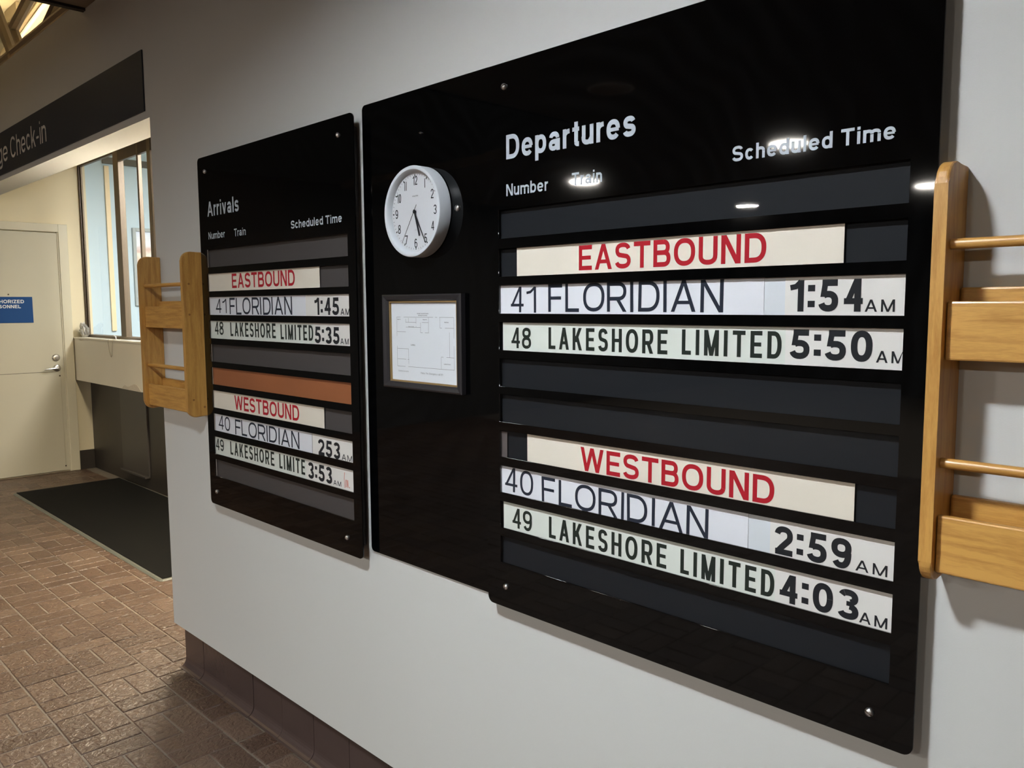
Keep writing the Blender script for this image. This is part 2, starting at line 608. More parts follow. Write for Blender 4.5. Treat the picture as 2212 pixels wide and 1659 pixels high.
        p = arc(W / 2, .68, W / 2 - h, .32 - h, 172, -38, 16) + [(W * .42, .28), (h * 1.25, h)]
        out += stroke(p, w) + rec(h * .3, 0, W, w)
    elif ch == '3':
        out += stroke(arc(W * .5, .735, W / 2 - h * 1.2, .265 - h, 165, -75, 16), w)
        out += stroke(arc(W * .5, .275, W / 2 - h, .275 - h, 82, -165, 16), w)
        out += rec(W * .42, .53 - h * .75, W * .62, .53 + h * .75)
    elif ch == '4':
        xs = W * .74
        out += rec(xs - h, 0, xs + h, 1) + rec(h * .4, .23, W, .23 + w * .9) + dia(w * .62, .23, xs - h * .2, 1, w * .86)
    elif ch == '5':
        out += rec(W * .16, 1 - w, W * .95, 1) + dia(W * .09 + h * .8, .46, W * .18 + h, 1, w * .9)
        out += stroke(arc(W * .48, .325, W * .52 - h, .325 - h, 128, -165, 18), w)
    elif ch in '69':
        p = stroke(arc(W / 2, .325, W / 2 - h, .325 - h, 0, 360, 22)[:-1], w, True)
        p += stroke(arc(W / 2, .5, W / 2 - h, .5 - h, 185, 40, 16), w)
        if ch == '9':
            p = [[(W - x, 1 - y) for x, y in q] for q in p]
        out += p
    elif ch == '7':
        out += rec(0, 1 - w, W, 1) + dia(W * .32, 0, W - w * .55, 1 - h, w)
    elif ch == '8':
        out += stroke(arc(W / 2, .745, W / 2 - h * 1.35, .255 - h, 0, 360, 20)[:-1], w, True)
        out += stroke(arc(W / 2, .28, W / 2 - h, .28 - h * .9, 0, 360, 20)[:-1], w, True)
    elif ch in 'oe' or ch == 'c':
        c0 = (W / 2, XH / 2, W / 2 - h, XH / 2 - h)
        if ch == 'o':
            out += stroke(arc(*c0, 0, 360, 24)[:-1], w, True)
        elif ch == 'c':
            out += stroke(arc(*c0, 38, 322, 20), w)
        else:
            out += stroke(arc(*c0, 2, 322, 22), w) + rec(h, XH / 2 - h * .75, W - h * .6, XH / 2 + h * .75)
    elif ch in 'bpdgq':
        c0 = (W / 2, XH / 2, W / 2 - h, XH / 2 - h)
        out += stroke(arc(*c0, 0, 360, 24)[:-1], w, True)
        if ch == 'b':
            out += rec(0, 0, w, 1)
        elif ch == 'p':
            out += rec(0, DESC, w, XH)
        elif ch == 'd':
            out += rec(W - w, 0, W, 1)
        else:
            out += rec(W - w, 0, W, XH) + stroke([(W - h, h)] + arc(W / 2, DESC + .2, W / 2 - h, .2 - h, 0, -160, 12), w)
    elif ch == 'a':
        out += rec(W - w * 1.08, 0, W - w * .08, XH * .62)
        out += stroke(arc(W * .48, XH * .66, W * .44 - h, XH * .34 - h, 172, 0, 12), w)
        out += stroke(arc(W * .42, .225, W * .42 - h, .225 - h, 0, 360, 18)[:-1], w * .95, True)
        out += rec(W * .40, .45 - w, W - h, .45)
    elif ch in 'nhmru':
        if ch == 'u':
            p = [(h, XH), (h, .30)] + arc(W / 2 - h * .2, .28, W / 2 - h, .28 - h, 180, 300, 10) + [(W - h, .26)]
            out += stroke(p, w) + rec(W - w, 0, W, XH)
        elif ch == 'r':
            out += rec(0, 0, w, XH) + stroke(arc(W * 1.05, XH - h - .22, W * 1.05 - h, .22, 178, 92, 8), w)
        elif ch == 'm':
            q = W / 2
            out += rec(0, 0, w, XH) + rec(q - h, 0, q + h, XH * .62) + rec(W - w, 0, W, XH * .62)
            for a, b in ((h, q), (q, W - h)):
                out += stroke(arc((a + b) / 2, XH - .25, (b - a) / 2, .25 - h, 180, 0, 12), w)
        else:
            out += rec(0, 0, w, 1 if ch == 'h' else XH) + rec(W - w, 0, W, XH * .62)
            out += stroke(arc(W / 2, XH - .27, W / 2 - h, .27 - h, 180, 0, 12), w)
    elif ch == 't':
        out += rec(W * .30, .16, W * .30 + w, XH + .20) + rec(0, XH - w * .85, W, XH)
        out += stroke(arc(W * .30 + h + .14 * k, .16, .14 * k, .16 - h, 180, 275, 6), w)
    elif ch == 'f':
        out += rec(W * .30, 0, W * .30 + w, .82) + rec(0, XH - w * .85, W, XH)
        out += stroke(arc(W * .30 + h + .14 * k, .84, .14 * k, .16 - h, 180, 85, 6), w)
    elif ch == 'k':
        out += rec(0, 0, w, 1) + dia(w * .8, .22, W - w * .7, XH, w) + dia(W - w * .6, 0, W * .42, .48, w)
    elif ch in 'vy':
        t = w * .58
        out += dia(W / 2, 0, t, XH, w) + dia(W / 2 if ch == 'v' else W * .36, 0 if ch == 'v' else DESC, W - t, XH, w)
    elif ch == '&':
        out += stroke(arc(W * .42, .76, W * .26, .24 - h, 0, 360, 16)[:-1], w, True) + stroke(arc(W * .4, .27, W * .4 - h, .27 - h, -20, 340, 18), w) + dia(W - w, 0, W * .25, .62, w)
    return W + 2 * sb, [[(x + sb, y) for x, y in q] for q in out]

def layout(s, k, w, track=0.0, jit=0.0, rnd=None):
    x, polys = 0.0, []
    for ch in s:
        adv, g = glyph(ch, k, w)
        dx = dy = sl = 0.0
        if jit and rnd:
            dx, dy, sl = rnd.uniform(-jit, jit), rnd.uniform(-jit, jit) * .6, rnd.uniform(-jit, jit) * 1.3
        for q in g:
            polys.append([(px + x + dx + sl * py, py + dy) for px, py in q])
        x += adv + track * k
    return polys

def ink(polys):
    xs = [p[0] for q in polys for p in q]
    return min(xs), max(xs)

def lettering(s, xl, xr, zb, zt, w, material, parent, depth, name='lettering', track=0.0, jit=0.0, clip=None, plane='XZ', flip=False, seed=1):
    """print a word so its ink spans xl..xr and its capitals zb..zt on the plane y=depth (or x=depth)"""
    H = zt - zb
    def W_(k):
        a, b = ink(layout(s, k, w, track))
        return (b - a) * H
    w1, w2 = W_(1.0), W_(2.0)
    k = 1.0 + ((xr - xl) - w1) / (w2 - w1) if abs(w2 - w1) > 1e-9 else 1.0
    polys = layout(s, max(k, 0.15), w, track, jit, random.Random(seed))
    a, b = ink(layout(s, max(k, 0.15), w, track))
    verts, faces = [], []
    off = Vector(parent.location) if parent is not None else Vector((0, 0, 0))
    for n_, q in enumerate(polys):
        pts = [(xl + (x - a) * H, zb + y * H) for x, y in q]
        if sum(p[0] * r[1] - r[0] * p[1] for p, r in zip(pts, pts[1:] + pts[:1])) < 0:
            pts.reverse()
        lay = (n_ % 40) * 6e-6                    # overlapping strokes lie on top of one another
        if clip:
            pts = [(min(max(x, clip[0]), clip[1]), min(max(z, clip[2]), clip[3])) for x, z in pts]
        i0 = len(verts)
        for x, z in pts:
            if plane == 'XZ':
                verts.append((x - off.x, depth - lay - off.y, z - off.z))
            else:
                verts.append((depth + lay - off.x, x - off.y, z - off.z))
        faces.append(tuple(range(i0, i0 + len(pts))))
    ob = from_py(name, verts, faces, material, parent)
    return ob

# ------------------------------------------------------------------ setting: floor
floor = struct(box('floor', -9.4, 5.0, -13.0, 5.2, -0.12, -0.0035, GROUT), 'brown paver floor laid in a basketweave')
WX, WY = 0.2068, 0.2130
X0, Y0 = -3.713, -0.330
JT = 0.0065
def paver_mesh(name, lx, ly, material):
    bm = bmesh.new()
    c = 0.0028
    rings = []
    for ins, z in ((0, -0.012), (0, -c), (c, 0.0)):
        a, b = lx / 2 - ins, ly / 2 - ins
        rings.append([bm.verts.new(p) for p in ((-a, -b, z), (a, -b, z), (a, b, z), (-a, b, z))])
    for r0, r1 in zip(rings, rings[1:]):
        for i in range(4):
            j = (i + 1) % 4
            bm.faces.new((r0[i], r0[j], r1[j], r1[i]))
    bm.faces.new(rings[2])
    me = bpy.data.meshes.new(name)
    bm.to_mesh(me)
    bm.free()
    me.materials.append(material)
    return me
pv_x = paver_mesh('paver_along', WX - JT, WY / 2 - JT, BRICK1)
pv_y = paver_mesh('paver_across', WX / 2 - JT, WY - JT, BRICK1)
cells = []
for j in range(-27, 8):
    for i in range(-23, 33):
        cx0, cy0 = X0 + i * WX, Y0 + (j - 1) * WY        # j = 0 is the strip between y -0.543 and -0.330
        split = (i + j) % 2 == 0
        for t in (0, 1):
            if split:
                c = (cx0 + WX / 2, cy0 + WY / 4 + t * WY / 2)
            else:
                c = (cx0 + WX / 4 + t * WX / 2, cy0 + WY / 2)
            if c[0] < -8.44 or c[1] > 1.23 or c[0] > 2.6:
                continue
            if c[1] > 0.03 and c[0] > -3.40:
                continue
            cells.append((c[0], c[1], split))
def seen(x, y):
    v = Vector((x, y, 0)) - CAM
    dz = v.dot(fw)
    if dz < 0.1:
        return False
    px, py = 1106 + 1755 * v.dot(rt2) / dz, 829.5 - 1755 * v.dot(up2) / dz
    if not (-12 < px < 2230 and -12 < py < 1685):
        return False
    if y > 0:                                    # hidden behind the wall's end?
        t = -CAM.y / (y - CAM.y)
        if CAM.x + (x - CAM.x) * t > -3.47:
            return False
        if -7.6 < x < -4.7 and 0.45 < y < 1.2:   # under the mat
            return False
    return True
vis = [c for c in cells if seen(c[0], c[1])]
vis.sort(key=lambda c: (c[0] - CAM.x) ** 2 + (c[1] - CAM.y) ** 2)
near = set(vis[:300])
rb = random.Random(3)
for c in vis[:300]:
    o = bpy.data.objects.new('brick', pv_x if c[2] else pv_y)
    o.location = (c[0] + rb.uniform(-.001, .001), c[1] + rb.uniform(-.001, .001), rb.uniform(-.0012, .0008))
    o.rotation_euler = (R(rb.uniform(-.35, .35)), R(rb.uniform(-.35, .35)), R(rb.uniform(-.5, .5)))
    link(o, floor)
bm = bmesh.new()
for c in cells:
    if c in near:
        continue
    lx, ly = (WX - JT, WY / 2 - JT) if c[2] else (WX / 2 - JT, WY - JT)
    ch = 0.0028
    dz = rb.uniform(-.0012, .0008)
    rings = []
    for ins, z in ((0, -0.012), (0, -ch), (ch, 0.0)):
        a, b = lx / 2 - ins, ly / 2 - ins
        rings.append([bm.verts.new((c[0] + p, c[1] + q, z + dz)) for p, q in ((-a, -b), (a, -b), (a, b), (-a, b))])
    for r0, r1 in zip(rings, rings[1:]):
        for i in range(4):
            j = (i + 1) % 4
            bm.faces.new((r0[i], r0[j], r1[j], r1[i]))
    bm.faces.new(rings[2])
field = from_bm('brick_field', bm, BRICKS, floor)
field['kind'] = 'stuff'

# ------------------------------------------------------------------ setting: walls
WE = -3.50          # left end of the main wall
TH = 0.166          # its thickness
bm = bmesh.new()
prism_xz(bm, [(-8.45, 2.345), (WE, 2.345), (WE, 0.182), (5.0, 0.182), (5.0, 3.0), (-8.45, 3.0)], 0.0, TH)
ed = [e for e in bm.edges if all(abs(v.co.y) < 1e-6 for v in e.verts) and (all(abs(v.co.x - WE) < 1e-6 for v in e.verts) or (all(abs(v.co.z - 2.345) < 1e-6 for v in e.verts)))]
bmesh.ops.bevel(bm, geom=ed, offset=0.004, segments=2, affect='EDGES', profile=0.5)
wall_back = struct(from_bm('wall_back', bm, WALL), 'pale grey painted wall carrying the boards, with the check-in opening')
struct(box('wall_plinth', -3.43, 5.0, 0.0225, TH - 0.01, 0.0, 0.1815, GROUT), 'dark recessed foot of the pale grey wall')
struct(box('wall_left', -8.62, -8.45, -0.7, 1.30, 0.0, 3.0, CREAM), 'cream wall with the staff door')
struct(box('wall_hall', -8.62, -8.45, -13.0, -0.701, 0.0, 3.0, LOBBYW), 'dim side wall of the lobby')
struct(box('wall_far', -9.4, 5.0, -13.12, -13.0, 0.0, 3.4, LOBBYW), 'far wall of the lobby')
struct(box('wall_right', 5.0, 5.12, -13.0, 0.2, 0.0, 3.4, LOBBYW), 'right wall of the lobby')
# cove base
bb = bpy.data.objects.new('baseboard_back', None)
C.objects.link(bb)
struct(bb, 'dark brown cove tile base along the pale grey wall')
def cove_mesh(name, width):
    bm = bmesh.new()
    prof = [(0.030, 0.1805), (0.020, 0.1805), (0.020, 0.040)]
    for i in range(1, 7):
        a = R(90 * i / 6)
        prof.append((0.020 - 0.030 * (1 - math.cos(a)), 0.040 - 0.038 * math.sin(a)))
    prof += [(-0.010, 0.0), (0.030, 0.0)]
    prism_yz(bm, prof, 0.0, width)
    bmesh.ops.recalc_face_normals(bm, faces=bm.faces)
    me = bpy.data.meshes.new(name)
    bm.to_mesh(me)
    bm.free()
    me.materials.append(COVE)
    return me
cm_full, cm_end = cove_mesh('cove_tile', 0.2145), cove_mesh('cove_tile_end', 0.180)
o = link(bpy.data.objects.new('tile', cm_end), bb)
o.location = (-3.433, 0, 0)
for i in range(22):
    o = link(bpy.data.objects.new('tile', cm_full), bb)
    o.location = (-3.2500 + 0.2175 * i, rb.uniform(-.001, .001), rb.uniform(-.001, .001))
struct(box('baseboard_left', -8.45, -8.432, 1.112, 1.246, 0.0, 0.182, DARKWALL), 'short dark base beside the staff door')

# ceiling over the lobby, open above the check-in recess
ceil = struct(box('ceiling', -4.20, 5.0, -13.0, -0.0005, CEIL_Z, CEIL_Z + 0.09, CEILB), 'brown flat ceiling over the lobby')
box('ceiling_bay', -9.4, -4.20, -13.0, -4.2, CEIL_Z, CEIL_Z + 0.09, CEILB, ceil)
struct(box('trim_1', -4.232, -4.198, -4.2, -0.001, CEIL_Z - 0.012, CEIL_Z + 0.13, TRIMD), 'black edge trim of the lobby ceiling')

# ------------------------------------------------------------------ check-in recess: door wall, door, window, office
door = struct(bpy.data.objects.new('door_1', None), 'cream staff door in its frame beside the ticket counter')
C.objects.link(door)
door.location = (-8.45, 0.55, 0)
dx = -8.45
leaf = hang(box('leaf', dx + 0.001, dx + 0.016, 0.075, 1.022, 0.012, 2.248, DOORC), door)
hang(box('lower_panel', dx + 0.0155, dx + 0.0195, 0.085, 0.985, 0.014, 0.957, DOORC, bevel=0.001), door)
hang(box('panel_joint', dx + 0.0155, dx + 0.0199, 0.085, 0.925, 0.9570, 0.9600, BRONZE_D), door)
hang(box('frame_jamb', dx + 0.001, dx + 0.034, 1.030, 1.109, 0.0, 2.33, FRAMEC, bevel=0.003), door)
hang(box('frame_jamb', dx + 0.001, dx + 0.034, -0.010, 0.068, 0.0, 2.33, FRAMEC, bevel=0.003), door)
hang(box('frame_head', dx + 0.001, dx + 0.034, 0.068, 1.030, 2.256, 2.33, FRAMEC, bevel=0.003), door)
hang(box('door_stop', dx + 0.001, dx + 0.024, 1.021, 1.031, 0.0, 2.256, FRAMEC), door)
bm = bmesh.new()
lathe_y(bm, [(0, 0), (0.033, 0), (0.033, -0.008), (0.026, -0.016), (0.012, -0.018), (0.011, -0.024), (0, -0.024)], 24)
cyl = from_bm('lock_cylinder', bm, CHROME, None, True)
cyl.rotation_euler = (0, 0, R(90))
cyl.location = (dx + 0.016, 0.955, 1.090)
hang(cyl, door)
bm = bmesh.new()
lathe_y(bm, [(0, 0), (0.032, 0), (0.032, -0.007), (0.026, -0.012), (0.012, -0.014), (0.011, -0.045), (0, -0.046)], 24)
rose = from_bm('lever_handle', bm, CHROME, None, True)
rose.rotation_euler = (0, 0, R(90))
rose.location = (dx + 0.016, 0.958, 0.992)
hang(rose, door)
bm = bmesh.new()
tube(bm, [(0, -0.042, 0), (-0.02, -0.046, 0), (-0.10, -0.046, -0.006), (-0.118, -0.044, -0.008)], [0.010, 0.0095, 0.008, 0.006], 10)
lever = from_bm('lever', bm, CHROME, rose, True)
for (sy, sz) in ((0.978, 0.918), (0.597, 1.678), (0.985, 0.055)):
    bm = bmesh.new()
    lathe_y(bm, [(0, 0), (0.007, 0), (0.006, -0.003), (0, -0.004)], 12)
    s = from_bm('screw', bm, BRONZE_D, None, True)
    s.rotation_euler = (0, 0, R(90))
    s.location = (dx + 0.0195 if sz < 0.95 else dx + 0.016, sy, sz)
    hang(s, door)
# blue door sign
sg = thing('door_sign', 'blue door sign with white capitals on the cream staff door', 'sign', (dx + 0.018, 0.53, 1.54))
hang(box('plate', dx + 0.0165, dx + 0.0205, 0.275, 0.786, 1.421, 1.657, BLUESIGN, bevel=0.001), sg)
lettering('AUTHORIZED', 0.425, 0.717, 1.599, 1.630, 0.20, SIGNTXT, sg, dx + 0.0209, plane='YZ')
lettering('PERSONNEL', 0.425, 0.689, 1.554, 1.584, 0.20, SIGNTXT, sg, dx + 0.0209, plane='YZ')

# long sign over the opening
bs = thing('overhead_sign', 'long navy sign with pale lettering over the check-in opening', 'sign', (-6.0, -0.01, 2.49))
hang(box('panel', -8.40, -3.545, -0.0065, -0.0005, 2.372, 2.620, NAVY, bevel=0.001), bs)
lettering('Check-in', -5.588, -4.885, 2.440, 2.560, 0.125, SIGNDIM, bs, -0.0069)
lettering('Baggage', -6.520, -5.655, 2.440, 2.560, 0.125, SIGNDIM, bs, -0.0069)

# ticket window
WYP = 1.235
win = struct(bpy.data.objects.new('window_1', None), 'bronze framed ticket window above the counter')
C.objects.link(win)
win.location = (-7.5, WYP, 1.3)
def wpart(nm, x0, x1, z0, z1, y0=WYP, y1=WYP + 0.06, m=BRONZE):
    return hang(box(nm, x0, x1, y0, y1, z0, z1, m, bevel=0.002), win)
wpart('jamb', -8.452, -8.425, 1.278, 2.99, WYP, WYP + 0.012, BRONZE_D)
wpart('jamb_trim', -8.452, -8.405, 1.278, 2.99, WYP + 0.014, WYP + 0.03)
wpart('mullion', -7.518, -7.400, 1.278, 2.99, WYP, WYP + 0.0495)
wpart('mullion', -6.985, -6.952, 1.278, 2.99, WYP, WYP + 0.030)
wpart('jamb', -6.765, -6.700, 1.278, 2.99, WYP, WYP + 0.03)
wpart('sill', -8.452, -6.660, 1.2785, 1.300, WYP - 0.012, WYP + 0.09)
wpart('head', -8.452, -7.5, 2.875, 2.955, WYP + 0.001, WYP + 0.03, BRONZE_D)
wpart('head', -7.5, -6.660, 2.80, 2.90, WYP + 0.001, WYP + 0.03, BRONZE_D)
for i, (x0, x1) in enumerate(((-8.405, -7.518), (-7.400, -6.985), (-6.952, -6.765))):
    hang(box('pane', x0 - .004, x1 + .004, WYP + 0.016, WYP + 0.021, 1.296, 2.89, GLASS), win)

# counter under the window
ct = thing('ticket_counter', 'cream laminate ticket counter with chipped edges under the window', 'counter', (-7.4, 1.12, 0.86))
hang(box('front_panel', -8.447, -6.30, 1.118, 1.140, 0.868, 1.262, LAMINATE, bevel=0.0015), ct)
hang(box('worktop', -8.447, -6.30, 1.112, 1.245, 1.2625, 1.2775, LAMINATE, bevel=0.002), ct)
bm = bmesh.new()
prism_xz(bm, [(-7.233, 0.8675), (-7.20, 0.890), (-7.159, 0.9017), (-7.10, 0.893), (-7.0547, 0.8984), (-6.9414, 0.9264), (-6.885, 0.920), (-6.8496, 0.905), (-6.7937, 0.8675)], 1.1168, 1.119)
hang(from_bm('chipped_patch', bm, CHIP), ct)
bm = bmesh.new()
prism_xz(bm, [(-8.2957, 1.262), (-8.265, 1.2515), (-8.225, 1.249), (-8.18, 1.254), (-8.138, 1.262)], 1.1168, 1.119)
hang(from_bm('chipped_patch', bm, CHIP), ct)
# the dark wall below it
dw = struct(box('wall_counter', -8.45, -3.42, 1.25, 1.30, 0.0, 1.277, DARKWALL), 'dark brown wall under the ticket counter')
box('raised_panel', -7.645, -7.04, 1.236, 1.2505, 0.115, 0.8685, DARKPANEL, dw, bevel=0.002)
box('ledge', -7.63, -7.045, 1.205, 1.2505, 0.098, 0.116, DARKPANEL, dw, bevel=0.002)
struct(box('wall_return', -6.655, -3.42, 1.245, 1.30, 1.278, 3.0, CREAM), 'cream wall right of the ticket window')
struct(box('wall_transom', -8.45, -6.655, 1.245, 1.30, 2.956, 3.2, CREAM), 'cream wall strip over the ticket window')
struct(box('wall_end', WE + 0.02, -3.42, TH, 1.245, 0.0, 3.0, CREAM), 'cream end wall of the check-in recess')

# office behind the glass
struct(box('wall_office_left', -8.66, -8.50, 1.30, 5.2, 0.0, 3.2, BLUEWALL), 'pale blue office wall behind the ticket window')
struct(box('wall_office_back', -8.66, -3.3, 5.2, 5.3, 0.0, 3.2, BLUEWALL), 'pale blue back wall of the office')
struct(box('wall_office_right', -3.42, -3.3, 1.30, 5.2, 0.0, 3.2, OFFWHITE), 'white right wall of the office')
struct(box('ceiling_office', -8.66, -3.3, 1.30, 5.3, 3.2, 3.26, OFFWHITE), 'white ceiling of the office')
struct(box('trim_2', -8.50, -8.478, 1.487, 1.530, 1.325, 2.925, mat('cream_trim', (0.86, 0.70, 0.45), 0.5), bevel=0.002), 'cream upright strip on the pale blue office wall')
struct(box('trim_3', -8.50, -8.46, 1.475, 3.2, 2.945, 3.005, mat('dark_green_rail', (0.05, 0.055, 0.05), 0.5), bevel=0.002), 'dark rail high on the pale blue office wall')
def view_mat():
    m = bpy.data.materials.new('street_view')
    m.use_nodes = True
    nt = m.node_tree
    b = nt.nodes['Principled BSDF']
    g = nd(nt, 'ShaderNodeNewGeometry')
    sp = nd(nt, 'ShaderNodeSeparateXYZ')
    nt.links.new(g.outputs['Position'], sp.inputs[0])
    n = nd(nt, 'ShaderNodeTexNoise')
    n.inputs['Scale'].default_value = 14
    nt.links.new(g.outputs['Position'], n.inputs['Vector'])
    a = nd(nt, 'ShaderNodeMath', operation='MULTIPLY_ADD')
    nt.links.new(n.outputs['Fac'], a.inputs[0])
    a.inputs[1].default_value = 0.12
    nt.links.new(sp.outputs['Z'], a.inputs[2])
    r = nd(nt, 'ShaderNodeMapRange')
    r.inputs['From Min'].default_value = 1.9
    r.inputs['From Max'].default_value = 2.45
    nt.links.new(a.outputs['Value'], r.inputs['Value'])
    cr = nd(nt, 'ShaderNodeValToRGB')
    cr.color_ramp.interpolation = 'EASE'
    e = cr.color_ramp.elements
    e[0].position, e[0].color = 0.25, (0.75, 0.36, 0.18, 1)
    e[1].position, e[1].color = 1.0, (0.62, 0.74, 0.92, 1)
    q = e.new(0.42); q.color = (0.86, 0.80, 0.72, 1)
    q = e.new(0.52); q.color = (0.66, 0.50, 0.46, 1)
    q = e.new(0.62); q.color = (0.80, 0.85, 0.93, 1)
    nt.links.new(r.outputs['Result'], cr.inputs['Fac'])
    nt.links.new(cr.outputs['Color'], b.inputs['Base Color'])
    b.inputs['Roughness'].default_value = 0.4
    return m
pic = thing('office_window_view', 'grey framed flat street view in place of a window in the pale blue office wall', 'picture', (-8.49, 2.2, 2.0))  # flat coloured view built in place of a window to the outside
hang(box('print', -8.499, -8.488, 1.75, 2.66, 1.60, 2.315, view_mat()), pic)
GREYF = mat('grey_frame', (0.36, 0.42, 0.44), 0.4)
hang(box('frame_side', -8.499, -8.472, 1.722, 1.755, 1.57, 2.345, GREYF, bevel=0.003), pic)
hang(box('frame_side', -8.499, -8.472, 2.655, 2.688, 1.57, 2.345, GREYF, bevel=0.003), pic)
hang(box('frame_top', -8.499, -8.472, 1.755, 2.655, 2.312, 2.345, GREYF, bevel=0.003), pic)
hang(box('frame_bottom', -8.499, -8.472, 1.755, 2.655, 1.57, 1.603, GREYF, bevel=0.003), pic)

fl = thing('ceiling_lamp', 'long fluorescent panel lamp under the office ceiling behind the ticket window', 'lamp', (-5.4, 1.95, 3.05))
hang(box('housing', -6.4, -4.4, 1.62, 2.26, 3.05, 3.199, WHITEP, bevel=0.004), fl)
hang(box('diffuser', -6.38, -4.42, 1.64, 2.24, 3.040, 3.0495, emit('office_tube', *OFFICE_LAMP)), fl)

# things on the counter
bag = thing('plastic_bag', 'crumpled clear plastic bag at the left end of the ticket counter', 'bag', (-8.34, 1.19, 1.2775))
bm = bmesh.new()
bmesh.ops.create_icosphere(bm, subdivisions=3, radius=1.0)
rr = random.Random(5)
for v in bm.verts:
    k = 1 + 0.28 * math.sin(9 * v.co.x + 5 * v.co.z) * math.cos(7 * v.co.y + 4 * v.co.z) + rr.uniform(-.10, .10)
    z = max(v.co.z, -0.86)
    v.co = Vector((v.co.x * 0.055 * k, v.co.y * 0.036 * k, (z + 0.86) * 0.072 * (1 + 0.12 * (k - 1))))
    if v.co.z > 0.09:
        v.co.y -= (v.co.z - 0.09) * 0.55
        v.co.x *= 0.8
PLASTIC = mat('clear_plastic', (0.80, 0.79, 0.76), 0.15)
PLASTIC.node_tree.nodes['Principled BSDF'].inputs['Transmission Weight'].default_value = 0.75
PLASTIC.node_tree.nodes['Principled BSDF'].inputs['IOR'].default_value = 1.1
o = from_bm('film', bm, PLASTIC, bag)
bm = bmesh.new()
for i in range(7):
    a = rr.uniform(0, 6.28)
    p0 = Vector((math.cos(a) * .045, math.sin(a) * .03, 0.015 + rr.uniform(0, .03)))
    p1 = Vector((rr.uniform(-.02, .02), rr.uniform(-.03, .0), 0.13 + rr.uniform(-.02, .02)))
    pm = (p0 + p1) / 2 + Vector((math.cos(a) * .02, math.sin(a) * .012, 0))
    tube(bm, [p0, pm, p1], 0.0016, 5)
from_bm('fold', bm, WHITEP, bag)
pen = thing('pen', 'slim pen propped on the ticket counter beside its cord', 'pen', (-7.42, 1.16, 1.28))
bm = bmesh.new()
tube(bm, [(0.12, -0.045, 0.004), (-0.02, 0.0, 0.022), (-0.10, 0.012, 0.032)], [0.002, 0.0055, 0.0055], 8)
from_bm('barrel', bm, WHITEP, pen, True)
bm = bmesh.new()
tube(bm, [(-0.10, 0.012, 0.032), (-0.06, 0.03, 0.005), (-0.045, 0.04, 0.002)], 0.004, 8)
from_bm('clip_stand', bm, BRONZE_D, pen, True)
cd = bmesh.new()
tube(cd, [(-7.4823, 1.112, 1.279), (-7.4823, 1.109, 1.25), (-7.465, 1.109, 1.19), (-7.440, 1.109, 1.142), (-7.4242, 1.109, 1.130), (-7.408, 1.109, 1.142), (-7.388, 1.109, 1.19), (-7.3772, 1.109, 1.25), (-7.3772, 1.112, 1.279)], 0.0022, 6)
tag(from_bm('looped_cord', cd, mat('tan_cord', (0.30, 0.25, 0.17), 0.6), None, True), 'thin tan cord hanging in a loop over the ticket counter front', 'cord')
tag(box('paper_sheet', -7.26, -6.98, 1.135, 1.235, 1.2777, 1.2800, WHITEP, bevel=0.0004), 'white sheet lying on the ticket counter beside the pen', 'paper')

# floor mat
fm = thing('floor_mat', 'black floor mat with a grey rubber edge in front of the ticket counter', 'mat', (-6.15, 0.8, 0.0))
bm = bmesh.new()
pr = round_rect(-7.72, -4.60, 0.363, 1.238, 0.03, 3)
a = [bm.verts.new((x, y, 0.0015)) for x, y in pr]
b_ = [bm.verts.new((x + (0.012 if x < -6 else -0.012), y + (0.012 if y < .8 else -0.012), 0.0085)) for x, y in pr]
bm.faces.new(a)
bm.faces.new(b_)
for i in range(len(pr)):
    j = (i + 1) % len(pr)
    bm.faces.new((a[i], a[j], b_[j], b_[i]))
hang(from_bm('rubber_edge', bm, MATEDGE), fm)
hang(box('pile', -7.695, -4.625, 0.388, 1.213, 0.0086, 0.0125, MATPILE, bevel=0.001), fm)

# ------------------------------------------------------------------ roof above the recess
struct(box('roof_deck', -16.0, -3.2, -5.0, 9.0, 4.75, 4.85, DECK), 'cream roof deck above the trusses')
tr = thing('roof_truss', 'brown steel roof truss running along the top of the check-in header', 'truss', (-6.5, 0.12, 3.0))
def bar(nm, p, q, r, m, par):
    bm = bmesh.new()
    tube(bm, [p, q], r, 8)
    return hang(from_bm(nm, bm, m, None, True), par)
bar('bottom_chord', (-9.5, 0.10, 3.135), (-4.25, 0.10, 3.112), 0.028, STEELB, tr)
bar('bottom_chord', (-9.5, 0.06, 3.045), (-4.25, 0.06, 3.03), 0.022, STEELB, tr)
bar('top_chord', (-12, 0.10, 4.55), (-3.3, 0.10, 4.55), 0.05, STEELB, tr)
bar('web', (-6.62, 0.10, 3.98), (-5.83, 0.10, 3.10), 0.034, STEELB, tr)
bar('web', (-6.86, 0.16, 3.98), (-6.02, 0.16, 3.10), 0.022, STEELD, tr)
bar('web', (-6.59, 0.30, 3.487), (-5.5, 0.30, 3.74), 0.035, STEELB, tr)
bar('web', (-6.62, 0.30, 3.51), (-6.40, 0.30, 3.28), 0.035, STEELB, tr)
bar('web', (-5.55, 0.20, 3.19), (-4.7, 0.20, 3.48), 0.035, STEELD, tr)
pu = thing('roof_purlin', 'tan roof purlin crossing behind the brown truss', 'beam', (-9.5, 1.2, 4.4))
bar('flange', (-10.6, 1.2, 4.275), (-7.4, 1.2, 4.672), 0.075, PURLIN, pu)
bar('lip', (-10.6, 1.14, 4.20), (-7.4, 1.14, 4.60), 0.02, DECK, pu)
tag(box('roof_bracket', -10.36, -9.91, 1.18, 1.22, 4.60, 4.749, PURLIN, bevel=0.004), 'small tan bracket under the cream roof deck', 'bracket')
rl = thing('roof_fill_lamp', 'added unseen fill batten on top of the cream door wall, lighting the roof deck', 'lamp', (-8.535, 0.75, 3.0))  # added out of sight to brighten the deck; tray and lips shield the walls
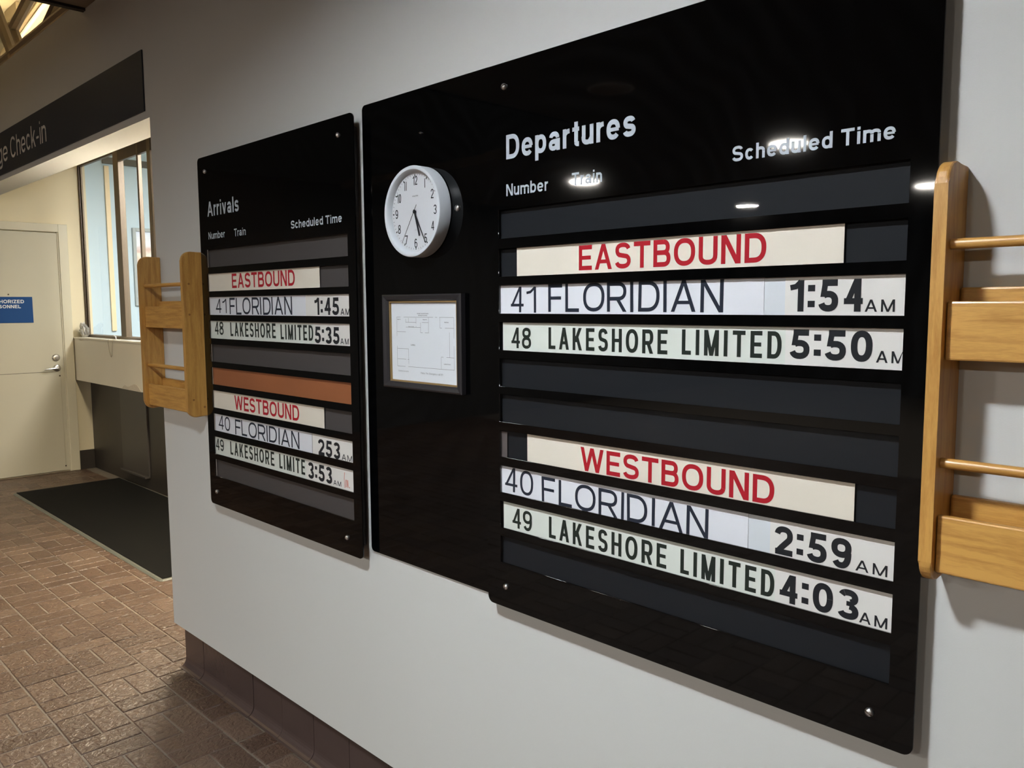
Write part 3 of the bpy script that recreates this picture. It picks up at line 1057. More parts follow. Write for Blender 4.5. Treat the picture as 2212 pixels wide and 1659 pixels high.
hang(box('tray', -8.615, -8.455, 0.28, 1.22, 3.0005, 3.018, WHITEP, bevel=0.003), rl)
hang(box('tray_lip', -8.615, -8.600, 0.28, 1.22, 3.018, 3.075, WHITEP, bevel=0.003), rl)
hang(box('tray_lip', -8.470, -8.455, 0.28, 1.22, 3.018, 3.075, WHITEP, bevel=0.003), rl)
hang(box('tube', -8.560, -8.510, 0.32, 1.18, 3.020, 3.060, emit('roof_fill_tube', *ROOF_FILL), bevel=0.008, seg=2), rl)
wl = thing('recess_fill_lamp', 'fluorescent tube lamp hung in the check-in recess behind the pale wall', 'lamp', (-4.67, 0.75, 2.0))  # added out of sight to brighten the soffit, door and recess floor
hang(box('housing', -5.10, -4.24, 0.66, 0.84, 2.09, 2.115, WHITEP, bevel=0.004), wl)
hang(box('tube', -5.08, -4.26, 0.68, 0.82, 2.05, 2.0895, emit('recess_fill_tube', *RECESS_FILL), bevel=0.01, seg=2), wl)
for xr_ in (-5.0, -4.34):
    bm = bmesh.new()
    tube(bm, [(xr_, 0.75, 2.125), (xr_, 0.75, 4.75)], 0.006, 6)
    hang(from_bm('hanger_rod', bm, STEELD), wl)

# ------------------------------------------------------------------ lobby downlights
def downlight(x, y, label, emission, lit=True, r=0.155, baffle=0.0):
    t = thing('downlight', label, 'lamp', (x, y, CEIL_Z), 'round downlights in the lobby ceiling')
    bm = bmesh.new()
    n = 36
    prof = [(r + 0.022, 0.0), (r + 0.022, -0.004), (r + 0.006, -0.009), (r, -0.006), (r, 0.0)]
    rings = [[bm.verts.new((q * math.cos(2 * math.pi * k / n), q * math.sin(2 * math.pi * k / n), z)) for k in range(n)] for q, z in prof]
    for a, b in zip(rings, rings[1:] + rings[:1]):
        for k in range(n):
            j = (k + 1) % n
            bm.faces.new((a[k], a[j], b[j], b[k]))
    from_bm('ring', bm, WHITEP, t, True)
    bm = bmesh.new()
    v1 = [bm.verts.new((r * .995 * math.cos(2 * math.pi * k / n), r * .995 * math.sin(2 * math.pi * k / n), -0.0075)) for k in range(n)]
    v2 = [bm.verts.new((r * .995 * math.cos(2 * math.pi * k / n), r * .995 * math.sin(2 * math.pi * k / n), -0.001)) for k in range(n)]
    bm.faces.new(v1)
    bm.faces.new(v2)
    for k in range(n):
        j = (k + 1) % n
        bm.faces.new((v1[k], v1[j], v2[j], v2[k]))
    from_bm('lens', bm, emission, t)
    if baffle:
        bm = bmesh.new()
        pr_ = [(r + 0.024, 0.0), (r + 0.024, -baffle), (r + 0.002, -baffle), (r + 0.002, -0.001)]
        rg = [[bm.verts.new((q * math.cos(2 * math.pi * k / n), q * math.sin(2 * math.pi * k / n), z)) for k in range(n)] for q, z in pr_]
        for a, b in zip(rg, rg[1:] + rg[:1]):
            for k in range(n):
                j = (k + 1) % n
                bm.faces.new((a[k], a[j], b[j], b[k]))
        from_bm('baffle', bm, TRIMD, t, True)
    return t
EM_MAIN, EM_FAR = emit('downlight_lens', *MAIN_LAMP), emit('warm_downlight_lens', *FAR_LAMP)
EM_HALL = emit('hall_downlight_lens', FAR_LAMP[0], FAR_LAMP[1] * 1.9)   # stronger lamps of the hall side
UNLIT = mat('unlit_lens', (0.45, 0.36, 0.27), 0.5)
downlight(-1.10, -1.55, 'lit white downlight in a black baffle in front of the departures board', EM_MAIN, r=0.13, baffle=0.060)
for (x, y, lab) in ((-6.07, -5.88, 'lit downlight mirrored across the word Train on the departures board'),
                    (-3.44, -5.51, 'lit downlight mirrored across the words Scheduled Time on the departures board'),
                    (-5.98, -9.35, 'lit downlight mirrored in the empty top slot of the departures board'),
                    (-3.48, -9.14, 'lit downlight mirrored at the right edge of the departures board'),
                    (-0.85, -5.6, 'added unseen fill downlight second out from the departures board'),  # this lamp and the next are added as fill, out of view
                    (1.75, -5.6, 'added unseen fill downlight in the right half of the lobby ceiling')):
    downlight(x, y, lab, EM_HALL if x < -5 else EM_FAR)
downlight(-3.39, -2.97, 'unlit brown downlight mirrored dimly above the departures heading', UNLIT, r=0.13)

# ------------------------------------------------------------------ the boards
def slots_z(zs):
    return zs
S_D, S_A = 0.034, 0.037            # how far the front sheets stand off the wall

def front_sheet(name, x0, x1, z0, z1, r, slots, y, th, material, parent):
    """one acrylic sheet with rounded corners and window slots cut through"""
    cu = bpy.data.curves.new('tmp', 'CURVE')
    cu.dimensions = '2D'
    cu.fill_mode = 'BOTH'
    cu.extrude = th / 2
    loops = [round_rect(x0, x1, z0, z1, r, 6)] + [[(a, c), (b, c), (b, d_), (a, d_)] for a, b, c, d_ in slots]
    for lp in loops:
        s = cu.splines.new('POLY')
        s.points.add(len(lp) - 1)
        for p, (x, z) in zip(s.points, lp):
            p.co = (x, z, 0, 1)
        s.use_cyclic_u = True
    tmp = bpy.data.objects.new('tmp', cu)
    C.objects.link(tmp)
    dg = bpy.context.evaluated_depsgraph_get()
    me = bpy.data.meshes.new_from_object(tmp.evaluated_get(dg))
    bpy.data.objects.remove(tmp)
    bpy.data.curves.remove(cu)
    off = Vector(parent.location)
    for v in me.vertices:
        x, z, d_ = v.co
        v.co = (x - off.x, y - d_ + th / 2 - off.y, z - off.z)
    bm = bmesh.new()
    bm.from_mesh(me)
    bmesh.ops.remove_doubles(bm, verts=bm.verts, dist=1e-6)
    bmesh.ops.recalc_face_normals(bm, faces=bm.faces)
    bm.to_mesh(me)
    bm.free()
    me.name = name
    me.materials.clear()
    me.materials.append(material)
    return link(bpy.data.objects.new(name, me), parent)

def screw(parent, x, z, y, r=0.0075, ang=0.3):
    off = Vector(parent.location)
    bm = bmesh.new()
    prof = [(r, 0.0), (r, -0.0015), (r * .92, -0.0035), (r * .65, -0.0052), (r * .3, -0.0060), (0, -0.0062)]
    lathe_y(bm, prof, 20)
    o = from_bm('screw', bm, SCREW, parent, True)
    o.location = (x - off.x, y - off.y, z - off.z)
    sl = bmesh.new()
    c_, s_ = math.cos(ang), math.sin(ang)
    w_, l_ = 0.0007, r * .85
    pts = [(-l_ * c_ - w_ * s_, -l_ * s_ + w_ * c_), (l_ * c_ - w_ * s_, l_ * s_ + w_ * c_), (l_ * c_ + w_ * s_, l_ * s_ - w_ * c_), (-l_ * c_ + w_ * s_, -l_ * s_ - w_ * c_)]
    prism_xz(sl, pts, -0.0064, -0.0040)
    from_bm('slot', sl, BRONZE_D, o)
    return o

def board(name, label, x0, x1, z0, z1, sx0, sx1, slots, s, screws, texts):
    t = thing(name, label, 'board', ((x0 + x1) / 2, 0.0, (z0 + z1) / 2))
    rects = [(sx0, sx1, b, a) for a, b in slots]
    front_sheet('front_panel', x0, x1, z0, z1, 0.016, rects, -s, 0.005, PANEL, t)
    hang(box('back_box', x0 + 0.030, x1 - 0.030, -(s - 0.0120), -0.0005, z0 + 0.030, z1 - 0.030, SLOTBACK if name == 'departures_board' else SLOTBACK_REFL, bevel=0.004, seg=2), t)
    for a, b in slots:
        hang(box('window_pane', sx0 - 0.0001, sx1 + 0.0001, -s + 0.0002, -s + 0.0022, b - 0.0001, a + 0.0001, ACRYL), t)
    for i, (x, z) in enumerate(screws):
        screw(t, x, z, -s, ang=0.4 + i * 1.1)
    k = (1.37 - s) / (1.37 - (0.0282 if name == 'departures_board' else 0.0362))   # measured at a slightly other stand-off
    for (txt, xl, xr, zb, zt, w) in texts:
        xl, xr, zb, zt = xl * k, xr * k, 1.56 + (zb - 1.56) * k, 1.56 + (zt - 1.56) * k
        lettering(txt, xl, xr, zb, zt, w, TXTW, t, -s - 0.0004)
    return t

def zc(z, s):
    return 1.56 + z * (1.37 - s)
# slot edges measured on the departures board, as heights relative to the eye at unit distance
rel = [(.1654, .1153), (.0984, .0494), (.0345, -.0150), (-.0298, -.0796), (-.0943, -.1444), (-.1578, -.2081), (-.2230, -.2716), (-.2872, -.3366), (-.3520, -.4016), (-.4165, -.4660)]
D_slots = [(zc(a, S_D), zc(b, S_D)) for a, b in rel]
A_top, A_bot = 1.7725, 0.9050
A_slots = []
for (a, b) in ((1.7740, 1.7070), (1.6838, 1.6173), (1.5962, 1.5284), (1.5068, 1.4395), (1.4175, 1.3505), (1.3290, 1.2628), (1.2405, 1.1730), (1.1504, 1.0839), (1.0606, .9925), (.9718, .9044)):
    A_slots.append((1.56 + (a - 1.56) * (1.37 - S_A) / 1.37, 1.56 + (b - 1.56) * (1.37 - S_A) / 1.37))
FD, FA = (1.37 - S_D) / 1.37, (1.37 - S_A) / 1.37
dep = board('departures_board', 'large black glossy departures board with ten slots beside the clock panel',
            -1.4717 * FD, -0.4452 * FD, 1.56 + (.8093 - 1.56) * FD, 1.56 + (2.1239 - 1.56) * FD,
            -1.0418 * (1.37 - S_D), -0.3550 * (1.37 - S_D), D_slots, S_D,
            [(-1.4035 * FD, 1.56 + .5092 * FD), (-1.4066 * FD, 1.56 - .6974 * FD), (-0.5163 * FD, 1.56 - .6974 * FD), (-0.5163 * FD, 1.56 + .5092 * FD)],
            [('Departures', -1.3688, -1.0010, 1.8942, 1.9488, 0.185), ('Number', -1.3693, -1.2375, 1.8108, 1.8378, 0.17),
             ('Train', -1.1684, -1.0858, 1.8131, 1.8402, 0.17), ('Scheduled Time', -0.7846, -0.5000, 1.8154, 1.8425, 0.19)])
arr = board('arrivals_board', 'smaller-looking black arrivals board with ten slots beyond the clock panel',
            -3.0715 * FA, -2.0305 * FA, 1.56 + (.7915 - 1.56) * FA, 1.56 + (2.1165 - 1.56) * FA,
            -3.0255 * FA, -2.0715 * FA, A_slots, S_A,
            [(-3.0094 * FA, 1.56 + .5026 * FA), (-2.1082 * FA, 1.56 + .5026 * FA), (-3.0148 * FA, 1.56 - .7159 * FA), (-2.1120 * FA, 1.56 - .7159 * FA)],
            [('Arrivals', -2.9206, -2.6757, 1.8864, 1.9392, 0.165), ('Number', -2.9200, -2.7882, 1.8046, 1.8300, 0.16),
             ('Train', -2.7170, -2.6319, 1.8027, 1.8288, 0.16), ('Scheduled Time', -2.3301, -2.0426, 1.8022, 1.8269, 0.18)])

# cards in the slots -------------------------------------------------
def card(name, label, cat, x0, x1, z0, z1, y, material, words=(), group=None):
    """a card standing in a slot, printed face towards the lobby"""
    k = (1.37 + y) / (1.37 - (0.0215 if group == GD else 0.0295))
    x0, x1 = x0 * k, x1 * k
    t = thing(name, label, cat, ((x0 + x1) / 2, y, z0), group)
    hang(box('sheet', x0, x1, y, y + 0.0007, z0, z1, material), t)
    for wd in words:
        txt, xl, xr, zb, zt, w, m = wd[:7]
        xl, xr, zb, zt = xl * k, xr * k, 1.56 + (zb - 1.56) * k, 1.56 + (zt - 1.56) * k
        kw = wd[7] if len(wd) > 7 else {}
        lettering(txt, xl, xr, zb, zt, w, m, t, y - 0.0003, clip=(x0 + .0005, x1 - .0005, z0 + .0005, z1 - .0005), **kw)
    return t
GD, GA = 'cards in the departures board', 'cards in the arrivals board'
yd, ya = -(S_D - 0.0068), -(S_A - 0.0068)
def fit(slot, lift=0.0030, drop=0.0015):
    return slot[1] - drop, slot[0] - lift + 0.0025
hj = dict(jit=0.03)
# departures
z0, z1 = fit(D_slots[1])
card('destination_card', 'cream card reading EASTBOUND in red capitals on the departures board', 'card', -1.3426, -0.5784, z0, z1, yd, CARD_CREAM,
     [('EASTBOUND', -1.1539, -0.7173, 1.6334, 1.6862, 0.175, TXTR)], GD)
z0, z1 = fit(D_slots[2])
card('backing_strip', 'bluish white strip behind the FLORIDIAN card under EASTBOUND on the departures board', 'card', -1.4035, -0.4775, z0, z1, yd + 0.0016, CARD_BLUE, (), GD)
card('route_card', 'white paper card lettered 41 FLORIDIAN directly under EASTBOUND on the departures board', 'card', -1.3975, -0.7197, z0 + .0004, z1 + .0005, yd + 0.0006, CARD_WHITE,
     [('41', -1.3624, -1.2804, 1.5421, 1.6013, 0.118, TXTN, hj), ('FLORIDIAN', -1.2429, -0.8021, 1.5447, 1.6062, 0.128, TXTN, dict(jit=0.02, seed=4))], GD)
card('time_card', 'off white time card 1:54 AM right of the eastbound FLORIDIAN card, departures board', 'card', -0.6796, -0.4775, z0 + .0003, z1, yd + 0.0006, CARD_TIME,
     [('1:54', -0.6709, -0.5442, 1.5460, 1.6000, 0.205, TXTK), ('AM', -0.5408, -0.4933, 1.5459, 1.5657, 0.17, TXTK, dict(track=.12))], GD)
z0, z1 = fit(D_slots[3])
card('route_card', 'greenish white card 48 LAKESHORE LIMITED in the upper half of the departures board', 'card', -1.3903, -0.6768, z0, z1, yd, CARD_GREEN,
     [('48', -1.3620, -1.2973, 1.4592, 1.5075, 0.15, TXTG), ('LAKESHORE', -1.2430, -0.9236, 1.4609, 1.5096, 0.165, TXTG, dict(track=.16)),
      ('LIMITED', -0.8903, -0.6834, 1.4623, 1.5111, 0.165, TXTG, dict(track=.16))], GD)
card('time_card', 'off white time card 5:50 AM right of eastbound LAKESHORE LIMITED, departures board', 'card', -0.6768, -0.4775, z0, z1, yd, CARD_TIME,
     [('5:50', -0.6682, -0.5257, 1.4637, 1.5152, 0.21, TXTK), ('AM', -0.5196, -0.4753, 1.4638, 1.4830, 0.17, TXTK, dict(track=.12))], GD)
z0, z1 = fit(D_slots[6])
card('destination_card', 'cream card reading WESTBOUND in red capitals on the departures board', 'card', -1.3109, -0.5463, z0, z1, yd, CARD_CREAM,
     [('WESTBOUND', -1.1473, -0.6900, 1.1973, 1.2493, 0.175, TXTR)], GD)
card('blank_tab', 'narrow brownish blank tab left of the WESTBOUND departures card', 'card', -1.3975, -1.3780, z0, z1 - .004, yd + 0.001, mat('brown_tab', (0.10, 0.085, 0.085), .5), (), GD)
z0, z1 = fit(D_slots[7])
card('backing_strip', 'bluish white strip behind the FLORIDIAN card under WESTBOUND on the departures board', 'card', -1.4035, -0.4775, z0, z1, yd + 0.0016, CARD_BLUE, (), GD)
card('route_card', 'white paper card lettered 40 FLORIDIAN directly under WESTBOUND on the departures board', 'card', -1.4054, -0.7401, z0 + .0004, z1 + .0005, yd + 0.0006, CARD_WHITE,
     [('40', -1.3855, -1.2908, 1.1126, 1.1714, 0.118, TXTN, hj), ('FLORIDIAN', -1.2641, -0.8232, 1.1080, 1.1664, 0.128, TXTN, dict(jit=0.02, seed=9))], GD)
card('time_card', 'off white time card 2:59 AM right of the westbound FLORIDIAN card, departures board', 'card', -0.6960, -0.4775, z0 + .0003, z1, yd + 0.0006, CARD_TIME,
     [('2:59', -0.6869, -0.5478, 1.1096, 1.1621, 0.205, TXTK), ('AM', -0.5405, -0.4882, 1.1118, 1.1309, 0.17, TXTK, dict(track=.12))], GD)
z0, z1 = fit(D_slots[8])
card('route_card', 'greenish white card 49 LAKESHORE LIMITED, lowest card on the departures board', 'card', -1.3916, -0.6840, z0, z1, yd, CARD_GREEN,
     [('49', -1.3616, -1.2962, 1.0272, 1.0756, 0.15, TXTG), ('LAKESHORE', -1.2421, -0.9192, 1.0258, 1.0755, 0.165, TXTG, dict(track=.16)),
      ('LIMITED', -0.8861, -0.6852, 1.0256, 1.0752, 0.165, TXTG, dict(track=.16))], GD)
card('time_card', 'off white time card 4:03 AM right of westbound LAKESHORE LIMITED, departures board', 'card', -0.6840, -0.4775, z0, z1, yd, CARD_TIME,
     [('4:03', -0.6752, -0.5324, 1.0236, 1.0759, 0.21, TXTK), ('AM', -0.5311, -0.4850, 1.0240, 1.0430, 0.17, TXTK, dict(track=.12))], GD)
# arrivals
z0, z1 = fit(A_slots[1])
card('destination_card', 'cream card reading EASTBOUND in red capitals on the arrivals board', 'card', -2.9577, -2.1827, z0, z1, ya, CARD_CREAM,
     [('EASTBOUND', -2.7618, -2.3287, 1.6247, 1.6754, 0.172, TXTR)], GA)
z0, z1 = fit(A_slots[2])
card('route_card', 'white paper card lettered 41 FLORIDIAN directly under EASTBOUND on the arrivals board', 'card', -2.9467, -2.2688, z0, z1, ya, CARD_WHITE,
     [('41', -2.8973, -2.8107, 1.5357, 1.5871, 0.122, TXTN, hj), ('FLORIDIAN', -2.7872, -2.3495, 1.5319, 1.5904, 0.128, TXTN, dict(jit=0.025, seed=12))], GA)
card('time_card', 'off white time card 1:45 AM right of the eastbound FLORIDIAN card, arrivals board', 'card', -2.2678, -2.0130, z0, z1, ya, CARD_TIME,
     [('1:45', -2.2162, -2.0800, 1.5327, 1.5851, 0.20, TXTK), ('AM', -2.0718, -2.0239, 1.5333, 1.5523, 0.17, TXTK, dict(track=.12))], GA)
z0, z1 = fit(A_slots[3])
card('route_card', 'greenish white card 48 LAKESHORE LIMITED in the upper half of the arrivals board', 'card', -2.9552, -2.2257, z0, z1, ya, CARD_GREEN,
     [('48', -2.9133, -2.8422, 1.4571, 1.5049, 0.15, TXTG), ('LAKESHORE', -2.7880, -2.4614, 1.4541, 1.5031, 0.165, TXTG, dict(track=.16)),
      ('LIMITED', -2.4294, -2.2280, 1.4521, 1.5005, 0.165, TXTG, dict(track=.16))], GA)
card('time_card', 'off white time card 5:35 AM right of eastbound LAKESHORE LIMITED, arrivals board', 'card', -2.2257, -2.0130, z0, z1, ya, CARD_TIME,
     [('5:35', -2.2199, -2.0818, 1.4458, 1.4969, 0.205, TXTK), ('AM', -2.0771, -2.0328, 1.4468, 1.4642, 0.17, TXTK, dict(track=.12))], GA)
z0, z1 = fit(A_slots[5])
card('blank_card', 'rust orange blank card in the slot above WESTBOUND on the arrivals board', 'card', -2.9420, -2.0140, z0, z1, ya + .001, CARD_RUST, (), GA)
z0, z1 = fit(A_slots[6])
card('destination_card', 'cream card reading WESTBOUND in red capitals on the arrivals board', 'card', -2.9503, -2.1789, z0, z1, ya, CARD_CREAM,
     [('WESTBOUND', -2.7773, -2.3275, 1.1899, 1.2406, 0.172, TXTR)], GA)
z0, z1 = fit(A_slots[7])
card('route_card', 'white paper card lettered 40 FLORIDIAN directly under WESTBOUND on the arrivals board', 'card', -2.9414, -2.2544, z0, z1, ya, CARD_WHITE,
     [('40', -2.9125, -2.8188, 1.1037, 1.1561, 0.122, TXTN, hj), ('FLORIDIAN', -2.7816, -2.3310, 1.0988, 1.1544, 0.128, TXTN, dict(jit=0.025, seed=15))], GA)
card('time_card', 'off white time card 253 AM right of the westbound FLORIDIAN card, arrivals board', 'card', -2.2519, -2.0130, z0, z1, ya, CARD_TIME,
     [('253', -2.2177, -2.0943, 1.0959, 1.1463, 0.20, TXTK), ('AM', -2.0853, -2.0300, 1.0969, 1.1149, 0.17, TXTK, dict(track=.12))], GA)
z0, z1 = fit(A_slots[8])
card('route_card', 'greenish white card 49 LAKESHORE LIMITE, lowest card on the arrivals board', 'card', -2.9601, -2.2943, z0, z1, ya, CARD_GREEN,
     [('49', -2.9435, -2.8776, 1.0220, 1.0660, 0.15, TXTG), ('LAKESHORE', -2.8249, -2.5000, 1.0190, 1.0674, 0.165, TXTG, dict(track=.16)),
      ('LIMITE', -2.4661, -2.3012, 1.0175, 1.0669, 0.165, TXTG, dict(track=.16))], GA)
t_ = card('time_card', 'off white time card 3:53 AM with a red pen mark on the arrivals board', 'card', -2.2943, -2.0130, z0, z1, ya, CARD_TIME,
     [('3:53', -2.2822, -2.1424, 1.0117, 1.0644, 0.205, TXTK), ('AM', -2.1355, -2.0926, 1.0121, 1.0278, 0.17, TXTK, dict(track=.12))], GA)
REDPEN = mat('orange_red_pen', (0.55, 0.09, 0.04), 0.5)
vv, ff = [], []
for q in stroke([(-2.0710, 1.0600), (-2.0740, 1.0400), (-2.0715, 1.0120)], .0022) + rec(-2.0665, 1.015, -2.0630, 1.0385) + dia(-2.0610, 1.0385, -2.0550, 1.015, .0020)[::-1] + rec(-2.0560, 1.015, -2.0530, 1.0385) + rec(-2.0480, 1.015, -2.0450, 1.019):
    i0 = len(vv)
    vv += [(x - t_.location.x, ya - 0.0003 - t_.location.y, z - t_.location.z) for x, z in q]
    ff.append(tuple(range(i0, i0 + len(q))))
pm = from_py('pen_mark', vv, ff, REDPEN, t_)
pm['label'] = 'red handwritten mark'

# ------------------------------------------------------------------ clock panel, clock, framed plan
cp = thing('clock_panel', 'tall black glossy panel between the two boards behind the clock', 'panel', (-1.70, 0, 1.475))
front_sheet('panel_sheet', -1.9735, -1.437, 0.835, 2.1215, 0.014, [], -0.0065, 0.006, PANEL, cp)
screw(cp, -1.567, 1.803, -0.0065, 0.0085, 1.3)
screw(cp, -1.7085, 1.903 + 0.105, -0.0065, 0.0028, 0.2)

ck = thing('wall_clock', 'round white wall clock with black hands on the black panel', 'clock', (-1.706, -0.0070, 1.803))
RC = 0.1172
bm = bmesh.new()
y_f = -0.0392
lathe_y(bm, [(RC - 0.004, 0.0), (RC, -0.002), (RC, y_f + 0.003), (RC - 0.0012, y_f + 0.0008), (RC - 0.004, y_f), (RC - 0.0095, y_f + 0.0008), (RC - 0.0125, y_f + 0.004), (RC - 0.0165, y_f + 0.0165), (RC - 0.0165, -0.004), (RC - 0.020, 0.0)], 72, closed=True)
from_bm('case', bm, CLOCKCASE, ck, True)
yd_ = y_f + 0.0155
bm = bmesh.new()
lathe_y(bm, [(0, yd_), (RC - 0.0163, yd_), (RC - 0.0163, yd_ + 0.003), (0, yd_ + 0.003)], 64)
from_bm('dial', bm, CLOCKDIAL, ck)
RD = RC - 0.0165
for hnum in range(1, 13):
    a = R(90 - hnum * 30)
    s = str(hnum)
    r_ = RD * 0.80
    hh = 0.0235
    ww = 0.0042 if s == '1' else (0.0095 if s == '11' else (0.0190 if len(s) == 2 else 0.0115))
    cx_, cz_ = ck.location.x + r_ * math.cos(a), ck.location.z + r_ * math.sin(a)
    if s in ('1', '11'):
        for j in range(len(s)):
            pass
        xs = [cx_] if s == '1' else [cx_ - 0.0032, cx_ + 0.0032]
        vv, ff = [], []
        for xq in xs:
            i0 = len(vv)
            for q in ((xq - .0012, cz_ - hh / 2), (xq + .0012, cz_ - hh / 2), (xq + .0012, cz_ + hh / 2), (xq - .0012, cz_ + hh / 2)):
                vv.append((q[0] - ck.location.x, yd_ - 0.0003, q[1] - ck.location.z))
            ff.append((i0, i0 + 1, i0 + 2, i0 + 3))
        from_py('numeral', vv, ff, TXTK, ck)
    else:
        lettering(s, cx_ - ww / 2, cx_ + ww / 2, cz_ - hh / 2, cz_ + hh / 2, 0.12, TXTK, ck, ck.location.y + yd_ - 0.0003, name='numeral')
bm = bmesh.new()
for i in range(60):
    a = R(6 * i)
    big = i % 5 == 0
    r0, r1, wd = (RD * .905, RD * .965, 0.0016) if big else (RD * .925, RD * .965, 0.0005)
    dx_, dz_ = math.cos(a), math.sin(a)
    pts = [(r0 * dx_ - wd * dz_, r0 * dz_ + wd * dx_), (r1 * dx_ - wd * dz_, r1 * dz_ + wd * dx_), (r1 * dx_ + wd * dz_, r1 * dz_ - wd * dx_), (r0 * dx_ + wd * dz_, r0 * dz_ - wd * dx_)]
    bm.faces.new([bm.verts.new((x, yd_ - 0.0003, z)) for x, z in pts])
from_bm('minute_marks', bm, TXTK, ck)
lettering('Sterling & Noble', ck.location.x - 0.0125, ck.location.x + 0.0125, ck.location.z + 0.0395, ck.location.z + 0.0430, 0.16, INK, ck, ck.location.y + yd_ - 0.0003)
lettering('Quartz', ck.location.x - 0.004, ck.location.x + 0.004, ck.location.z - 0.0470, ck.location.z - 0.0450, 0.14, INK, ck, ck.location.y + yd_ - 0.0003)
def hand(nm, ang, length, tail, w0, w1, y, m):
    a = R(90 - ang)
    d = Vector((math.cos(a), math.sin(a)))
    n = Vector((-d.y, d.x))
    bm = bmesh.new()
    pts = [d * -tail + n * w0 * .7, d * -tail - n * w0 * .7, d * 0 - n * w0, d * length - n * w1, d * length + n * w1, d * 0 + n * w0]
    prism_xz(bm, [(p.x, p.y) for p in pts], y, y - 0.0007)
    return from_bm(nm, bm, m, ck)
hand('hour_hand', 163.5, 0.0655, 0.006, 0.0030, 0.0022, yd_ - 0.003, TXTK)
hand('minute_hand', 151.0, 0.0920, 0.006, 0.0021, 0.0010, yd_ - 0.0045, TXTK)
hand('second_hand', 213.6, 0.0930, 0.021, 0.0007, 0.0004, yd_ - 0.006, TXTK)
bm = bmesh.new()
lathe_y(bm, [(0, yd_ - 0.0075), (0.0032, yd_ - 0.0070), (0.0042, yd_ - 0.006), (0.0042, yd_ - 0.001), (0, yd_ - 0.001)], 20)
from_bm('hub', bm, TXTK, ck, True)
bm = bmesh.new()
lathe_y(bm, [(0, y_f + 0.0052), (RC - 0.0129, y_f + 0.0052), (RC - 0.0131, y_f + 0.0064), (0, y_f + 0.0064)], 64)
from_bm('glass', bm, CLOCKGLASS, ck)

pf = thing('framed_plan', 'black framed building plan on the black panel below the clock', 'picture', (-1.708, -0.0068, 1.335))
fx0, fx1, fz0, fz1 = -1.876, -1.541, 1.3335, 1.5897
mw = 0.0235
def mould(nm, pts):
    """mitred moulding: outer edge low, inner lip high"""
    (ax, az), (bx, bz), (cx_, cz_), (ex, ez) = pts     # outer a->b, inner c (by b), e (by a)
    v = []
    for (x, z), y in (((ax, az), -0.007), ((bx, bz), -0.007), ((cx_, cz_), -0.007), ((ex, ez), -0.007)):
        v.append((x, y, z))
    mo = [((ax * .75 + ex * .25), (az * .75 + ez * .25)), ((bx * .75 + cx_ * .25), (bz * .75 + cz_ * .25))]
    mi = [((ax * .25 + ex * .75), (az * .25 + ez * .75)), ((bx * .25 + cx_ * .75), (bz * .25 + cz_ * .75))]
    v += [(ax, -0.021, az), (bx, -0.021, bz), (mo[1][0], -0.0235, mo[1][1]), (mo[0][0], -0.0235, mo[0][1]), (mi[1][0], -0.0215, mi[1][1]), (mi[0][0], -0.0215, mi[0][1]), (cx_, -0.0165, cz_), (ex, -0.0165, ez)]
    f = [(0, 1, 5, 4), (4, 5, 6, 7), (7, 6, 8, 9), (9, 8, 10, 11), (11, 10, 2, 3), (3, 2, 1, 0), (0, 4, 7, 9, 11, 3), (1, 2, 10, 8, 6, 5)]
    bm = bmesh.new()
    vs_ = [bm.verts.new(p) for p in v]
    for q in f:
        bm.faces.new([vs_[i] for i in q])
    return hang(from_bm(nm, bm, BLACKFRAME), pf)
o4 = [(fx0, fz0), (fx1, fz0), (fx1, fz1), (fx0, fz1)]
i4 = [(fx0 + mw, fz0 + mw * .75), (fx1 - mw, fz0 + mw * .75), (fx1 - mw, fz1 - mw * .75), (fx0 + mw, fz1 - mw * .75)]
for k_ in range(4):
    j_ = (k_ + 1) % 4
    mould('moulding', [o4[k_], o4[j_], i4[j_], i4[k_]])
lx0, lx1, lz0, lz1 = i4[0][0], i4[1][0], i4[0][1], i4[2][1]
for (a0, a1, b0, b1) in ((lx0, lx1, lz1 - .0042, lz1), (lx0, lx1, lz0, lz0 + .0042), (lx0, lx0 + .0042, lz0 + .0042, lz1 - .0042), (lx1 - .0042, lx1, lz0 + .0042, lz1 - .0042)):
    hang(box('gold_liner', a0, a1, -0.0145, -0.0072, b0, b1, GOLD), pf)
hang(box('plan_sheet', lx0 + .0043, lx1 - .0043, -0.0095, -0.0080, lz0 + .0043, lz1 - .0043, PAPER), pf)
hang(box('glazing', lx0 + .0043, lx1 - .0043, -0.0122, -0.0110, lz0 + .0043, lz1 - .0043, CLOCKGLASS), pf)
# plan lines: u,v measured on the sheet photograph (left-right, top-bottom), mapped to the sheet
def pu_(u, v):
    return (-1.8237 + (u - 290) / 785.0 * 0.2409, 1.5287 - (v - 475) / 673.0 * 0.1351)
segs = [((290, 475), (345, 475)), ((390, 475), (805, 475)), ((830, 475), (860, 475)), ((885, 475), (1075, 475)), ((1075, 475), (1075, 740)), ((1075, 835), (1075, 1148)),
        ((290, 475), (290, 735)), ((290, 870), (290, 1148)), ((290, 675), (420, 675)), ((420, 500), (420, 548)), ((460, 485), (460, 548)), ((420, 545), (568, 545)), ((568, 485), (568, 560)),
        ((420, 612), (630, 612)), ((568, 590), (568, 612)), ((630, 545), (630, 680)), ((630, 680), (660, 680)), ((690, 680), (745, 680)), ((740, 475), (740, 680)), ((650, 545), (740, 545)),
        ((895, 478), (895, 612)), ((895, 612), (920, 612)), ((960, 612), (1075, 612)), ((1018, 665), (1018, 990)), ((905, 990), (935, 990)), ((975, 990), (1075, 990)), ((905, 990), (905, 1148)),
        ((290, 905), (455, 905)), ((455, 905), (455, 1110)), ((290, 1050), (420, 1050)), ((440, 1050), (460, 1050)), ((290, 1148), (405, 1148)), ((445, 1148), (1075, 1148))]
